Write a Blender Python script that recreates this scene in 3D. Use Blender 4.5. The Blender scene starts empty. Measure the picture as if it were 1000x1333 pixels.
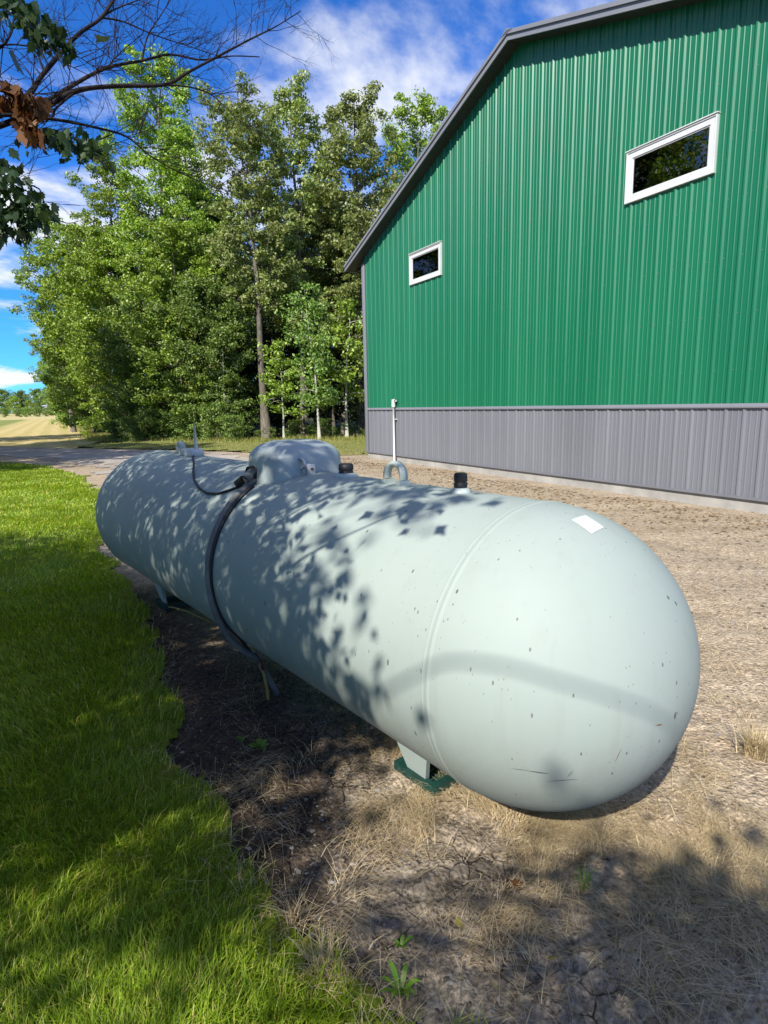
import bpy, math, random
import numpy as np
from mathutils import Vector, Matrix

rad = math.radians
scene = bpy.context.scene
col = scene.collection

# ------------------------------------------------------------------ camera
CAM_H = 1.55
PITCH, ROLL, FPX = 0.1788, -0.0202, 770.0
fw = np.array([0, math.cos(PITCH), -math.sin(PITCH)])
up0 = np.array([0, math.sin(PITCH), math.cos(PITCH)])
r0 = np.array([1.0, 0, 0])
RIGHT = math.cos(ROLL) * r0 + math.sin(ROLL) * up0
UP = -math.sin(ROLL) * r0 + math.cos(ROLL) * up0
cam_data = bpy.data.cameras.new('camera')
cam = bpy.data.objects.new('camera', cam_data)
col.objects.link(cam)
cam.matrix_world = Matrix(((RIGHT[0], UP[0], -fw[0], 0), (RIGHT[1], UP[1], -fw[1], 0),
                           (RIGHT[2], UP[2], -fw[2], CAM_H), (0, 0, 0, 1)))
cam_data.sensor_fit = 'VERTICAL'
cam_data.sensor_height = 36.0
cam_data.lens = FPX / 1333.0 * 36.0
cam_data.clip_start = 0.05
cam_data.clip_end = 6000
scene.camera = cam

# ------------------------------------------------------------------ sun, sky, exposure
SUN_AZ, SUN_EL = rad(-25), rad(39)          # azimuth from straight behind the camera, + to the right
S = np.array([math.sin(SUN_AZ) * math.cos(SUN_EL), -math.cos(SUN_AZ) * math.cos(SUN_EL), math.sin(SUN_EL)])
sun_d = bpy.data.lights.new('sun', 'SUN')
sun_d.energy = 5.0
sun_d.angle = rad(0.53)
sun_d.color = (1.0, 0.955, 0.88)
sun = bpy.data.objects.new('sun', sun_d)
col.objects.link(sun)
sun.rotation_euler = Vector(S).to_track_quat('Z', 'Y').to_euler()

world = bpy.data.worlds.new('World')
scene.world = world
world.use_nodes = True
wt = world.node_tree
wt.nodes.clear()
def wn(t, **k):
    n = wt.nodes.new(t)
    for a, b in k.items():
        setattr(n, a, b)
    return n
def wl(a, b):
    wt.links.new(a, b)
sky = wn('ShaderNodeTexSky', sky_type='NISHITA', sun_disc=False, sun_elevation=SUN_EL,
         sun_rotation=math.atan2(S[0], S[1]), altitude=100, air_density=0.85, dust_density=0.05, ozone_density=3.0)
hsv = wn('ShaderNodeMix', data_type='RGBA', blend_type='MULTIPLY')
hsv.inputs['Factor'].default_value = 1.0
wl(sky.outputs[0], hsv.inputs['A'])
hsv.inputs['B'].default_value = (0.36, 1.18, 2.30, 1)
tc = wn('ShaderNodeTexCoord')
sep = wn('ShaderNodeSeparateXYZ')
wl(tc.outputs['Generated'], sep.inputs[0])
zz = wn('ShaderNodeMath', operation='MAXIMUM'); zz.inputs[1].default_value = 0.0
wl(sep.outputs['Z'], zz.inputs[0])
za = wn('ShaderNodeMath', operation='ADD'); za.inputs[1].default_value = 0.12
wl(zz.outputs[0], za.inputs[0])
dx = wn('ShaderNodeMath', operation='DIVIDE'); wl(sep.outputs['X'], dx.inputs[0]); wl(za.outputs[0], dx.inputs[1])
dy = wn('ShaderNodeMath', operation='DIVIDE'); wl(sep.outputs['Y'], dy.inputs[0]); wl(za.outputs[0], dy.inputs[1])
cmb = wn('ShaderNodeCombineXYZ'); wl(dx.outputs[0], cmb.inputs[0]); wl(dy.outputs[0], cmb.inputs[1])
mp = wn('ShaderNodeMapping')
mp.inputs['Location'].default_value = (20.8, 3.3, 0.0)
mp.inputs['Scale'].default_value = (1.0, 0.8, 1.0)
wl(cmb.outputs[0], mp.inputs[0])
cn = wn('ShaderNodeTexNoise')
cn.inputs['Scale'].default_value = 1.1
cn.inputs['Detail'].default_value = 9
cn.inputs['Roughness'].default_value = 0.58
cn.inputs['Distortion'].default_value = 0.25
wl(mp.outputs[0], cn.inputs['Vector'])
cr = wn('ShaderNodeMapRange', interpolation_type='SMOOTHSTEP')
cr.inputs['From Min'].default_value = 0.472
cr.inputs['From Max'].default_value = 0.615
cr.inputs['To Max'].default_value = 1.0
wl(cn.outputs['Fac'], cr.inputs['Value'])
mixc = wn('ShaderNodeMix', data_type='RGBA')
wl(cr.outputs[0], mixc.inputs['Factor'])
wl(hsv.outputs['Result'], mixc.inputs['A'])
mixc.inputs['B'].default_value = (10.5, 10.8, 11.4, 1)
bgn = wn('ShaderNodeBackground')
bgn.inputs['Strength'].default_value = 0.060
wl(mixc.outputs['Result'], bgn.inputs['Color'])
wo = wn('ShaderNodeOutputWorld')
wl(bgn.outputs[0], wo.inputs['Surface'])

scene.view_settings.view_transform = 'Standard'
scene.view_settings.look = 'None'
scene.view_settings.exposure = 0.70
scene.view_settings.gamma = 1.0
scene.cycles.max_bounces = 6
scene.cycles.transparent_max_bounces = 8
scene.cycles.diffuse_bounces = 3
scene.cycles.glossy_bounces = 3
scene.cycles.transmission_bounces = 4
scene.cycles.caustics_reflective = False
scene.cycles.caustics_refractive = False

rng = np.random.default_rng(7)
random.seed(7)

# ------------------------------------------------------------------ small maths helpers
def norm(v):
    return v / np.maximum(np.linalg.norm(v, axis=-1, keepdims=True), 1e-9)

def at(u, v, y):
    """point at forward distance y seen in the direction (u, v) of a 1000 x 1333 frame"""
    d = (u - 500) / FPX * RIGHT + (666.5 - v) / FPX * UP + fw
    return d * (y / d[1]) + np.array([0, 0, CAM_H])

def hash2(ix, iy, s):
    h = (ix.astype(np.int64) * 374761393 + iy.astype(np.int64) * 668265263 + s * 974711) & 0xffffffff
    h = ((h ^ (h >> 13)) * 1274126177) & 0xffffffff
    h = h ^ (h >> 16)
    return (h & 0xffff) / 65535.0

def vnoise(x, y, s=0):
    ix, iy = np.floor(x), np.floor(y)
    fx, fy = x - ix, y - iy
    fx = fx * fx * (3 - 2 * fx); fy = fy * fy * (3 - 2 * fy)
    a = hash2(ix, iy, s); b = hash2(ix + 1, iy, s); c = hash2(ix, iy + 1, s); d = hash2(ix + 1, iy + 1, s)
    return (a * (1 - fx) + b * fx) * (1 - fy) + (c * (1 - fx) + d * fx) * fy

def fbm(x, y, s=0, o=4):
    t = 0; a = 1; n = 0
    for k in range(o):
        t = t + a * vnoise(x, y, s + k * 17); n += a
        x = x * 2.03 + 3.1; y = y * 2.03 + 1.7; a *= 0.5
    return t / n

def inpoly(x, y, poly):
    r = np.zeros(x.shape, bool)
    n = len(poly)
    for i in range(n):
        x1, y1 = poly[i]; x2, y2 = poly[(i + 1) % n]
        c = ((y1 > y) != (y2 > y))
        r ^= c & (x < (x2 - x1) * (y - y1) / ((y2 - y1) if y2 != y1 else 1e-9) + x1)
    return r

def polydist(x, y, poly):
    """distance to the closed outline"""
    best = np.full(x.shape, 1e9)
    for i in range(len(poly)):
        a = np.array(poly[i], float); b = np.array(poly[(i + 1) % len(poly)], float)
        d = b - a; L = max(d @ d, 1e-9)
        t = np.clip(((x - a[0]) * d[0] + (y - a[1]) * d[1]) / L, 0, 1)
        best = np.minimum(best, np.hypot(x - a[0] - t * d[0], y - a[1] - t * d[1]))
    return best

# ------------------------------------------------------------------ mesh helpers
class MB:
    def __init__(self):
        self.v = []; self.q = []; self.t = []; self.n = 0
    def add(self, v, q=None, t=None):
        v = np.asarray(v, float).reshape(-1, 3)
        if q is not None and len(q): self.q.append(np.asarray(q, int).reshape(-1, 4) + self.n)
        if t is not None and len(t): self.t.append(np.asarray(t, int).reshape(-1, 3) + self.n)
        self.v.append(v); self.n += len(v)
    def box(self, lo, hi):
        x0, y0, z0 = lo; x1, y1, z1 = hi
        self.add([(x0, y0, z0), (x1, y0, z0), (x1, y1, z0), (x0, y1, z0), (x0, y0, z1), (x1, y0, z1), (x1, y1, z1), (x0, y1, z1)],
                 [(0, 3, 2, 1), (4, 5, 6, 7), (0, 1, 5, 4), (1, 2, 6, 5), (2, 3, 7, 6), (3, 0, 4, 7)])
    def prism(self, a, b):
        """two matching outlines joined by sides and capped (quads or n-gons split as fans)"""
        n = len(a)
        self.add(list(a) + list(b), [(i, (i + 1) % n, n + (i + 1) % n, n + i) for i in range(n)],
                 [(0, i + 1, i) for i in range(1, n - 1)] + [(n, n + i, n + i + 1) for i in range(1, n - 1)])
    def tube(self, pts, r, sides=6, cap=True):
        pts = np.asarray(pts, float); m = len(pts)
        r = np.broadcast_to(np.asarray(r, float), (m,))
        tg = norm(np.gradient(pts, axis=0))
        ref = np.array([0.0, 0, 1]) if abs(tg[:, 2]).mean() < 0.8 else np.array([1.0, 0, 0])
        s = norm(np.cross(tg, ref)); w = np.cross(s, tg)
        a = np.arange(sides) / sides * 2 * np.pi
        V = pts[:, None] + r[:, None, None] * (np.cos(a)[None, :, None] * s[:, None] + np.sin(a)[None, :, None] * w[:, None])
        q = []
        for i in range(m - 1):
            for k in range(sides):
                k2 = (k + 1) % sides
                q.append((i * sides + k, i * sides + k2, (i + 1) * sides + k2, (i + 1) * sides + k))
        t = []
        if cap:
            for k in range(1, sides - 1):
                t.append((0, k, k + 1)); o = (m - 1) * sides; t.append((o, o + k + 1, o + k))
        self.add(V.reshape(-1, 3), q, t)
    def lathe(self, prof, n=48, axis='z'):
        """prof: list of (radius, height)"""
        prof = np.asarray(prof, float); a = np.arange(n) / n * 2 * np.pi
        V = np.stack([prof[:, None, 0] * np.cos(a), prof[:, None, 0] * np.sin(a), np.repeat(prof[:, None, 1], n, 1)], -1)
        if axis == 'x': V = V[..., [2, 0, 1]]
        q = [(i * n + k, i * n + (k + 1) % n, (i + 1) * n + (k + 1) % n, (i + 1) * n + k) for i in range(len(prof) - 1) for k in range(n)]
        self.add(V.reshape(-1, 3), q)
    def mesh(self, name, smooth=False):
        V = np.concatenate(self.v) if self.v else np.zeros((0, 3))
        Q = np.concatenate(self.q) if self.q else np.zeros((0, 4), int)
        T = np.concatenate(self.t) if self.t else np.zeros((0, 3), int)
        me = bpy.data.meshes.new(name)
        me.vertices.add(len(V)); me.vertices.foreach_set('co', V.astype(np.float32).ravel())
        me.loops.add(Q.size + T.size)
        me.loops.foreach_set('vertex_index', np.concatenate([Q.ravel(), T.ravel()]).astype(np.int32))
        me.polygons.add(len(Q) + len(T))
        st = np.concatenate([np.arange(len(Q)) * 4, Q.size + np.arange(len(T)) * 3])
        me.polygons.foreach_set('loop_start', st.astype(np.int32))
        me.polygons.foreach_set('use_smooth', np.full(len(Q) + len(T), bool(smooth)))
        me.update(calc_edges=True)
        me.validate()
        return me
    def build(self, name, mat=None, parent=None, smooth=False):
        return obj(name, self.mesh(name, smooth), mat, parent)

def obj(name, me, mat=None, parent=None):
    o = bpy.data.objects.new(name, me)
    if mat is not None and me is not None and not me.materials:
        me.materials.append(mat)
    col.objects.link(o)
    if parent is not None:
        o.parent = parent
    return o

def bevel(o, w, seg=2):
    m = o.modifiers.new('bevel', 'BEVEL'); m.width = w; m.segments = seg; m.limit_method = 'ANGLE'
    for p in o.data.polygons: p.use_smooth = True
    return o

def empty(name, loc=(0, 0, 0), rz=0):
    o = bpy.data.objects.new(name, None)
    o.empty_display_size = 0.2
    col.objects.link(o)
    o.location = loc; o.rotation_euler = (0, 0, rz)
    return o

def tag(o, label=None, cat=None, group=None, kind=None):
    for k, v in (('label', label), ('category', cat), ('group', group), ('kind', kind)):
        if v: o[k] = v
    return o

def copy_tree(o, parent=None):
    c = o.copy(); col.objects.link(c)
    c.parent = parent
    for ch in list(o.children):
        copy_tree(ch, c)
    return c

# ------------------------------------------------------------------ material helpers
class NT:
    def __init__(self, name):
        self.m = bpy.data.materials.new(name); self.m.use_nodes = True
        self.t = self.m.node_tree; self.t.nodes.clear()
        self.out = self.n('ShaderNodeOutputMaterial')
    def n(self, t, **k):
        n = self.t.nodes.new(t)
        for a, b in k.items(): setattr(n, a, b)
        return n
    def l(self, a, b): self.t.links.new(a, b)
    def val(self, sock, v):
        if isinstance(v, bpy.types.NodeSocket): self.l(v, sock)
        else: sock.default_value = v if not (isinstance(v, tuple) and len(v) == 3 and sock.type == 'RGBA') else (*v, 1)
    def coord(self, kind='Object', scale=None):
        c = self.n('ShaderNodeTexCoord').outputs[kind]
        if scale is not None:
            m = self.n('ShaderNodeMapping'); self.l(c, m.inputs[0]); m.inputs['Scale'].default_value = scale; c = m.outputs[0]
        return c
    def noise(self, vec, scale, detail=4, rough=0.55, dist=0):
        n = self.n('ShaderNodeTexNoise'); self.l(vec, n.inputs['Vector'])
        n.inputs['Scale'].default_value = scale; n.inputs['Detail'].default_value = detail
        n.inputs['Roughness'].default_value = rough; n.inputs['Distortion'].default_value = dist
        return n.outputs['Fac']
    def rng(self, v, a, b, c=0.0, d=1.0, smooth=False):
        n = self.n('ShaderNodeMapRange')
        if smooth: n.interpolation_type = 'SMOOTHSTEP'
        self.val(n.inputs['Value'], v)
        for k, x in zip(('From Min', 'From Max', 'To Min', 'To Max'), (a, b, c, d)): n.inputs[k].default_value = x
        return n.outputs[0]
    def mix(self, f, a, b, blend='MIX'):
        n = self.n('ShaderNodeMix', data_type='RGBA', blend_type=blend)
        self.val(n.inputs['Factor'], f); self.val(n.inputs['A'], a); self.val(n.inputs['B'], b)
        return n.outputs['Result']
    def math(self, op, a, b=0.0):
        n = self.n('ShaderNodeMath', operation=op); self.val(n.inputs[0], a); self.val(n.inputs[1], b); return n.outputs[0]
    def ramp(self, v, stops):
        n = self.n('ShaderNodeValToRGB'); self.l(v, n.inputs[0]); e = n.color_ramp.elements
        while len(e) < len(stops): e.new(0.5)
        for k, (p, c) in enumerate(stops): e[k].position = p; e[k].color = (*c, 1)
        return n.outputs[0]
    def bump(self, h, strength=0.3, dist=0.01, nrm=None):
        n = self.n('ShaderNodeBump'); self.l(h, n.inputs['Height']); n.inputs['Strength'].default_value = strength
        n.inputs['Distance'].default_value = dist
        if nrm is not None: self.l(nrm, n.inputs['Normal'])
        return n.outputs[0]
    def bsdf(self, color, rough=0.6, metal=0.0, spec=0.5, normal=None, coat=0.0):
        b = self.n('ShaderNodeBsdfPrincipled')
        self.val(b.inputs['Base Color'], color); self.val(b.inputs['Roughness'], rough); self.val(b.inputs['Metallic'], metal)
        b.inputs['Specular IOR Level'].default_value = spec
        b.inputs['Coat Weight'].default_value = coat
        b.inputs['Coat Roughness'].default_value = 0.15
        if normal is not None: self.l(normal, b.inputs['Normal'])
        return b.outputs[0]
    def done(self, sh): self.l(sh, self.out.inputs['Surface']); return self.m

def plain(name, c, rough=0.6, metal=0.0, spec=0.5, var=0.18, scale=6.0, bump=0.0, coord='Object'):
    k = NT(name); v = k.coord(coord)
    f = k.noise(v, scale, 5, 0.6)
    a = tuple(x * (1 - var) for x in c); b = tuple(min(1, x * (1 + var)) for x in c)
    cc = k.mix(k.rng(f, 0.3, 0.7), a, b)
    nm = k.bump(k.noise(v, scale * 8, 4), bump, 0.01) if bump else None
    return k.done(k.bsdf(cc, k.rng(f, 0.3, 0.7, rough * 0.9, min(1, rough * 1.1)), metal, spec, nm))

def leafmat(name, stops, trans=0.35, rough=0.42, spec=0.45, objvar=0.25, tcol=(1.25, 1.25, 0.5)):
    k = NT(name)
    g = k.n('ShaderNodeNewGeometry')
    rnd = g.outputs['Random Per Island']
    c = k.ramp(rnd, stops)
    oi = k.n('ShaderNodeObjectInfo').outputs['Random']
    h = k.n('ShaderNodeHueSaturation'); k.l(c, h.inputs['Color'])
    k.l(k.rng(oi, 0, 1, 0.488, 0.509), h.inputs['Hue']); k.l(k.rng(oi, 0, 1, 1 - objvar, 1 + objvar), h.inputs['Value'])
    h.inputs['Saturation'].default_value = 1.0
    b = k.bsdf(h.outputs[0], rough, 0, spec)
    tr = k.n('ShaderNodeBsdfTranslucent')
    k.l(k.mix(1.0, h.outputs[0], (*tcol,), 'MULTIPLY'), tr.inputs['Color'])
    ms = k.n('ShaderNodeMixShader'); ms.inputs[0].default_value = trans
    k.l(b, ms.inputs[1]); k.l(tr.outputs[0], ms.inputs[2])
    return k.done(ms.outputs[0])

M = {}
# ------------------------------------------------------------------ ground materials
def mat_dirt():
    k = NT('yard_dirt'); v = k.coord('Object')
    big = k.noise(v, 0.35, 5, 0.6); mid = k.noise(v, 2.2, 6, 0.65); fine = k.noise(v, 38, 5, 0.7)
    # wheel tracks run along the barn wall: stretch noise that way
    mpn = k.n('ShaderNodeMapping'); k.l(v, mpn.inputs[0])
    mpn.inputs['Rotation'].default_value = (0, 0, rad(60.7)); mpn.inputs['Scale'].default_value = (0.16, 2.6, 1)
    trk = k.noise(mpn.outputs[0], 1.0, 5, 0.6)
    c = k.mix(k.rng(trk, 0.35, 0.68), (0.3049, 0.2356, 0.1601), (0.4663, 0.3824, 0.275))
    c = k.mix(k.rng(mid, 0.42, 0.66), c, (0.3767, 0.3068, 0.2216))
    sx = k.n('ShaderNodeSeparateXYZ'); k.l(v, sx.inputs[0])
    # dark bare soil on the lawn side of the tank
    side = k.math('ADD', k.math('MULTIPLY', sx.outputs['X'], 0.78), k.math('MULTIPLY', sx.outputs['Y'], 0.626))
    near = k.rng(k.math('ADD', side, k.math('MULTIPLY', k.math('SUBTRACT', big, 0.5), 1.2)), 1.15, 1.75, 0, 1, True)
    soil = k.mix(k.rng(mid, 0.35, 0.65), (0.0513, 0.0383, 0.02755), (0.114, 0.08512, 0.0589))
    front = k.rng(k.math('ADD', sx.outputs['X'], k.math('MULTIPLY', k.math('SUBTRACT', mid, 0.5), 0.6)), -0.35, 0.2, 0, 1, True)
    soil2 = k.mix(k.rng(mid, 0.35, 0.65), (0.1973, 0.1601, 0.119), (0.3408, 0.2934, 0.2257))
    soil = k.mix(front, soil, soil2)
    c = k.mix(near, soil, c)
    moss = k.rng(k.noise(v, 1.7, 4, 0.6), 0.66, 0.75)
    c = k.mix(k.math('MULTIPLY', moss, 0.35), c, (0.12, 0.13, 0.035))
    c = k.mix(k.rng(fine, 0.3, 0.72, 0.0, 1.0), k.mix(1.0, c, (0.72, 0.70, 0.68), 'MULTIPLY'), k.mix(1.0, c, (1.22, 1.2, 1.18), 'MULTIPLY'))
    # grit: little stones of mixed tone, and shrinkage cracks in the bare soil
    for sc_, amt in ((34, 0.22), (85, 0.30)):
        g_ = k.n('ShaderNodeTexVoronoi'); k.l(v, g_.inputs['Vector']); g_.inputs['Scale'].default_value = sc_
        sp_ = k.n('ShaderNodeSeparateColor'); k.l(g_.outputs['Color'], sp_.inputs[0])
        tone = k.rng(sp_.outputs[0], 0.0, 1.0, 1 - amt, 1 + amt)
        cmbn = k.n('ShaderNodeCombineColor'); [k.l(tone, cmbn.inputs[q]) for q in range(3)]
        c = k.mix(1.0, c, cmbn.outputs[0], 'MULTIPLY')
    pale = k.math('MULTIPLY', k.math('GREATER_THAN', sp_.outputs[1], 0.93), k.rng(g_.outputs['Distance'], 0.25, 0.4, 1, 0))
    c = k.mix(k.math('MULTIPLY', pale, 0.6), c, (0.46, 0.43, 0.38))
    wv = k.n('ShaderNodeMix', data_type='VECTOR'); wv.inputs['Factor'].default_value = 0.035
    nv_ = k.n('ShaderNodeTexNoise'); k.l(v, nv_.inputs['Vector']); nv_.inputs['Scale'].default_value = 9
    k.l(v, wv.inputs['A']); k.l(nv_.outputs['Color'], wv.inputs['B'])
    ed = k.n('ShaderNodeTexVoronoi', feature='DISTANCE_TO_EDGE'); k.l(wv.outputs['Result'], ed.inputs['Vector']); ed.inputs['Scale'].default_value = 11
    crack = k.math('MULTIPLY', k.rng(ed.outputs['Distance'], 0.0, 0.035, 1, 0), k.rng(k.noise(v, 3.1, 3), 0.5, 0.6))
    crack = k.math('MULTIPLY', crack, k.rng(near, 0, 1, 1, 0))
    c = k.mix(k.math('MULTIPLY', crack, 0.75), c, (0.03, 0.025, 0.02))
    vo = k.n('ShaderNodeTexVoronoi'); k.l(v, vo.inputs['Vector']); vo.inputs['Scale'].default_value = 60
    hgt = k.math('SUBTRACT', k.math('ADD', k.math('MULTIPLY', fine, 0.7), k.math('MULTIPLY', vo.outputs['Distance'], 0.6)), k.math('MULTIPLY', crack, 0.8))
    nm = k.bump(hgt, 1.0, 0.016)
    nm = k.bump(trk, 0.5, 0.05, nm)
    return k.done(k.bsdf(c, 0.95, 0, 0.15, nm))
M['dirt'] = mat_dirt()

def mat_grass(name, c0, c1, c2, scale=1.0):
    k = NT(name); v = k.coord('Object')
    a = k.noise(v, 0.5 * scale, 4, 0.6); b = k.noise(v, 9 * scale, 5, 0.65); f = k.noise(v, 70 * scale, 4, 0.7)
    c = k.mix(k.rng(a, 0.35, 0.65), c0, c1)
    c = k.mix(k.rng(b, 0.45, 0.75), c, c2)
    c = k.mix(k.rng(f, 0.3, 0.7), k.mix(1.0, c, (0.55, 0.55, 0.5), 'MULTIPLY'), c)
    nm = k.bump(f, 0.9, 0.03)
    nm = k.bump(b, 0.5, 0.06, nm)
    return k.done(k.bsdf(c, 0.9, 0, 0.15, nm))
M['lawn'] = mat_grass('lawn_thatch', (0.1572, 0.2325, 0.01674), (0.2176, 0.2906, 0.02046), (0.2902, 0.2906, 0.0465))
M['ground'] = mat_grass('meadow', (0.1982, 0.1794, 0.06608), (0.1416, 0.1605, 0.04248), (0.2832, 0.236, 0.1038), 0.35)
M['strip'] = mat_grass('verge', (0.1888, 0.2266, 0.0472), (0.2832, 0.2738, 0.08496), (0.3965, 0.3398, 0.151), 0.7)
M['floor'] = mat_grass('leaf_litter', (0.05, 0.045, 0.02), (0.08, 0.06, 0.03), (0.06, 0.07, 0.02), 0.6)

def mat_field():
    k = NT('cut_field'); v = k.coord('Object')
    m = k.n('ShaderNodeMapping'); k.l(v, m.inputs[0]); m.inputs['Rotation'].default_value = (0, 0, rad(-28.4))
    sx = k.n('ShaderNodeSeparateXYZ'); k.l(m.outputs[0], sx.inputs[0])
    # x across the rows (object origin lies on the edge of the wood)
    wob = k.noise(v, 0.05, 3)
    rows = k.n('ShaderNodeTexWave'); k.l(m.outputs[0], rows.inputs['Vector']); rows.inputs['Scale'].default_value = 0.24
    rows.inputs['Distortion'].default_value = 1.2; rows.inputs['Detail'].default_value = 3
    f = k.noise(v, 1.2, 6, 0.7)
    straw = k.mix(k.rng(f, 0.35, 0.7), (0.3965, 0.3068, 0.118), (0.5664, 0.4626, 0.2218))
    straw = k.mix(k.rng(rows.outputs['Fac'], 0.2, 0.8, 0, 0.55), straw, (0.36, 0.30, 0.10))
    green = k.mix(k.rng(f, 0.3, 0.7), (0.151, 0.1888, 0.04248), (0.2266, 0.236, 0.06608))
    g = k.rng(k.math('ADD', sx.outputs['X'], k.math('MULTIPLY', wob, 3.0)), -7.5, -6.0, 1, 0)
    c = k.mix(g, straw, green)
    far = k.rng(sx.outputs['Y'], 110, 130)
    c = k.mix(far, c, k.mix(k.rng(f, 0.3, 0.7), (0.3965, 0.3398, 0.1416), (0.472, 0.3965, 0.1888)))
    return k.done(k.bsdf(c, 0.95, 0, 0.1, k.bump(f, 0.8, 0.08)))
M['field'] = mat_field()

def mat_drive():
    k = NT('drive_gravel'); v = k.coord('Object')
    a = k.noise(v, 0.6, 4); b = k.noise(v, 26, 5, 0.75)
    c = k.mix(k.rng(a, 0.35, 0.65), (0.30, 0.262, 0.222), (0.42, 0.372, 0.318))
    c = k.mix(k.rng(b, 0.35, 0.65), k.mix(1.0, c, (0.7, 0.7, 0.72), 'MULTIPLY'), k.mix(1.0, c, (1.15, 1.15, 1.15), 'MULTIPLY'))
    return k.done(k.bsdf(c, 0.95, 0, 0.15, k.bump(b, 0.7, 0.02)))
M['drive'] = mat_drive()

# ------------------------------------------------------------------ ground sheets
LAWN = [(-3.95, 8.1), (-3.4, 7.0), (-2.76, 5.86), (-2.25, 5.0), (-1.85, 4.35), (-1.5, 3.6), (-1.24, 3.08), (-0.98, 2.45), (-0.62, 2.05), (-0.41, 1.71),
        (-0.32, 1.48), (-0.09, 1.36), (0.17, 1.24), (0.45, 1.0), (0.7, 0.5), (0.9, -1), (1.2, -9), (-40, -9), (-40, 37), (-22, 25.6), (-12.55, 19.3), (-9.9, 17.3), (-7.23, 14.2), (-5.2, 10.9)]
DRIVE = [(-4.6, 10.4), (-6.3, 13.6), (-7.6, 15.9), (-11.9, 19.6), (-18, 23.6), (-38, 36.5), (-38, 39.5), (-19, 28.2), (-13, 25.2), (-10.3, 23.9), (-5.5, 21.3), (-1.8, 18.7), (-0.5, 17.0), (-1.5, 12.5)]
DRIVE_TRACK = [(-4.9, 11.6), (-6.3, 13.9), (-7.6, 16.3), (-11.4, 19.9), (-18, 24.2), (-38, 37.2), (-38, 39), (-19, 27.6), (-13, 24.6), (-10.3, 23.2), (-5.6, 20.4), (-3.0, 17.8)]
STRIP = [(-5.2, 21.6), (-1.9, 19.0), (-0.55, 18.6), (1.2, 22), (4, 27.5), (-3, 28.5), (-8, 29.2), (-12, 31), (-14, 28), (-12.6, 25.4), (-9.9, 24.1)]
YARD = [(-9, -9), (30, -9), (30, 20), (6, 30), (0, 22), (-0.6, 19.2), (-2, 19), (-5.4, 21.4), (-10, 23.9), (-13, 25.3), (-40, 40), (-40, 30), (-12, 18.5), (-6, 10)]
WOOD = [(-15.5, 33.5), (-11, 31.2), (-5.5, 28.2), (-0.5, 28.4), (3, 27), (40, 45), (60, 140), (-100, 195)]

def lift(x, y):
    r = np.hypot(x, y)
    f = np.clip((14 - r) / 8, 0, 1)
    z = (fbm(x * 1.1, y * 1.1, 3, 3) - 0.5) * 0.05 * f
    g = np.clip((7 - r) / 3, 0, 1) * (1 - 0.65 * np.clip((x * 0.78 + y * 0.626 - 2.2) / 0.8, 0, 1))
    z += (fbm(x * 6, y * 6, 5, 3) - 0.5) * 0.035 * g
    z += np.maximum(fbm(x * 17, y * 17, 9, 3) - 0.5, -0.1) * 0.04 * g
    h_ = np.clip((5 - r) / 2, 0, 1)
    z += (np.abs(fbm(x * 45, y * 45, 19, 2) - 0.5) - 0.1) * 0.022 * h_
    z += 0.045 * np.exp(-(((x - 0.15) / 0.35) ** 2 + ((y - 2.25) / 0.3) ** 2))
    # wheel ruts on the road between the tank and the barn
    q = x * 0.8725 + y * 0.4886
    f2 = np.clip((25 - r) / 8, 0, 1)
    for q0 in (4.3, 6.0):
        z -= 0.03 * np.exp(-((q - q0 + 0.25 * fbm(x * .4, y * .4, 31, 2)) / 0.22) ** 2) * f2
    return z

def polar_sheet(name, poly, mat, zoff, rmin, rmax, ratio=1.012, dth=0.35, rough=True, soft=0.0):
    rs = [rmin]
    while rs[-1] < rmax: rs.append(rs[-1] * ratio + 0.002)
    rs = np.array(rs)
    th = np.concatenate([np.arange(-44, 44, dth), np.arange(44, 316, 4)]) * math.pi / 180
    R, T = np.meshgrid(rs, th, indexing='ij')
    X, Y = R * np.sin(T), R * np.cos(T)
    Z = zoff + (lift(X, Y) if rough else 0 * X)
    n = len(th); m = len(rs)
    I = (np.arange(m - 1)[:, None] * n + np.arange(n)[None, :])
    J = (np.arange(m - 1)[:, None] * n + (np.arange(n)[None, :] + 1) % n)
    q = np.stack([I, J, J + n, I + n], -1).reshape(-1, 4)
    cx = X.ravel()[q].mean(1); cy = Y.ravel()[q].mean(1)
    if soft:
        cx = cx + (fbm(cx * 2.5, cy * 2.5, 41, 3) - 0.5) * soft; cy = cy + (fbm(cx * 2.5, cy * 2.5, 47, 3) - 0.5) * soft
    q = q[inpoly(cx, cy, poly)]
    V = np.stack([X, Y, Z], -1).reshape(-1, 3)
    used = np.unique(q); mp_ = np.full(len(V), -1); mp_[used] = np.arange(len(used))
    b = MB(); b.add(V[used], mp_[q])
    o = b.build(name, mat, None, True)
    o['kind'] = 'structure'
    return o

def flat_sheet(name, poly, mat, z, origin=(0, 0)):
    me = bpy.data.meshes.new(name)
    me.from_pydata([(x - origin[0], y - origin[1], 0) for x, y in poly], [], [tuple(range(len(poly)))])
    o = obj(name, me, mat); o.location = (origin[0], origin[1], z); o['kind'] = 'structure'
    return o

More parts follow.
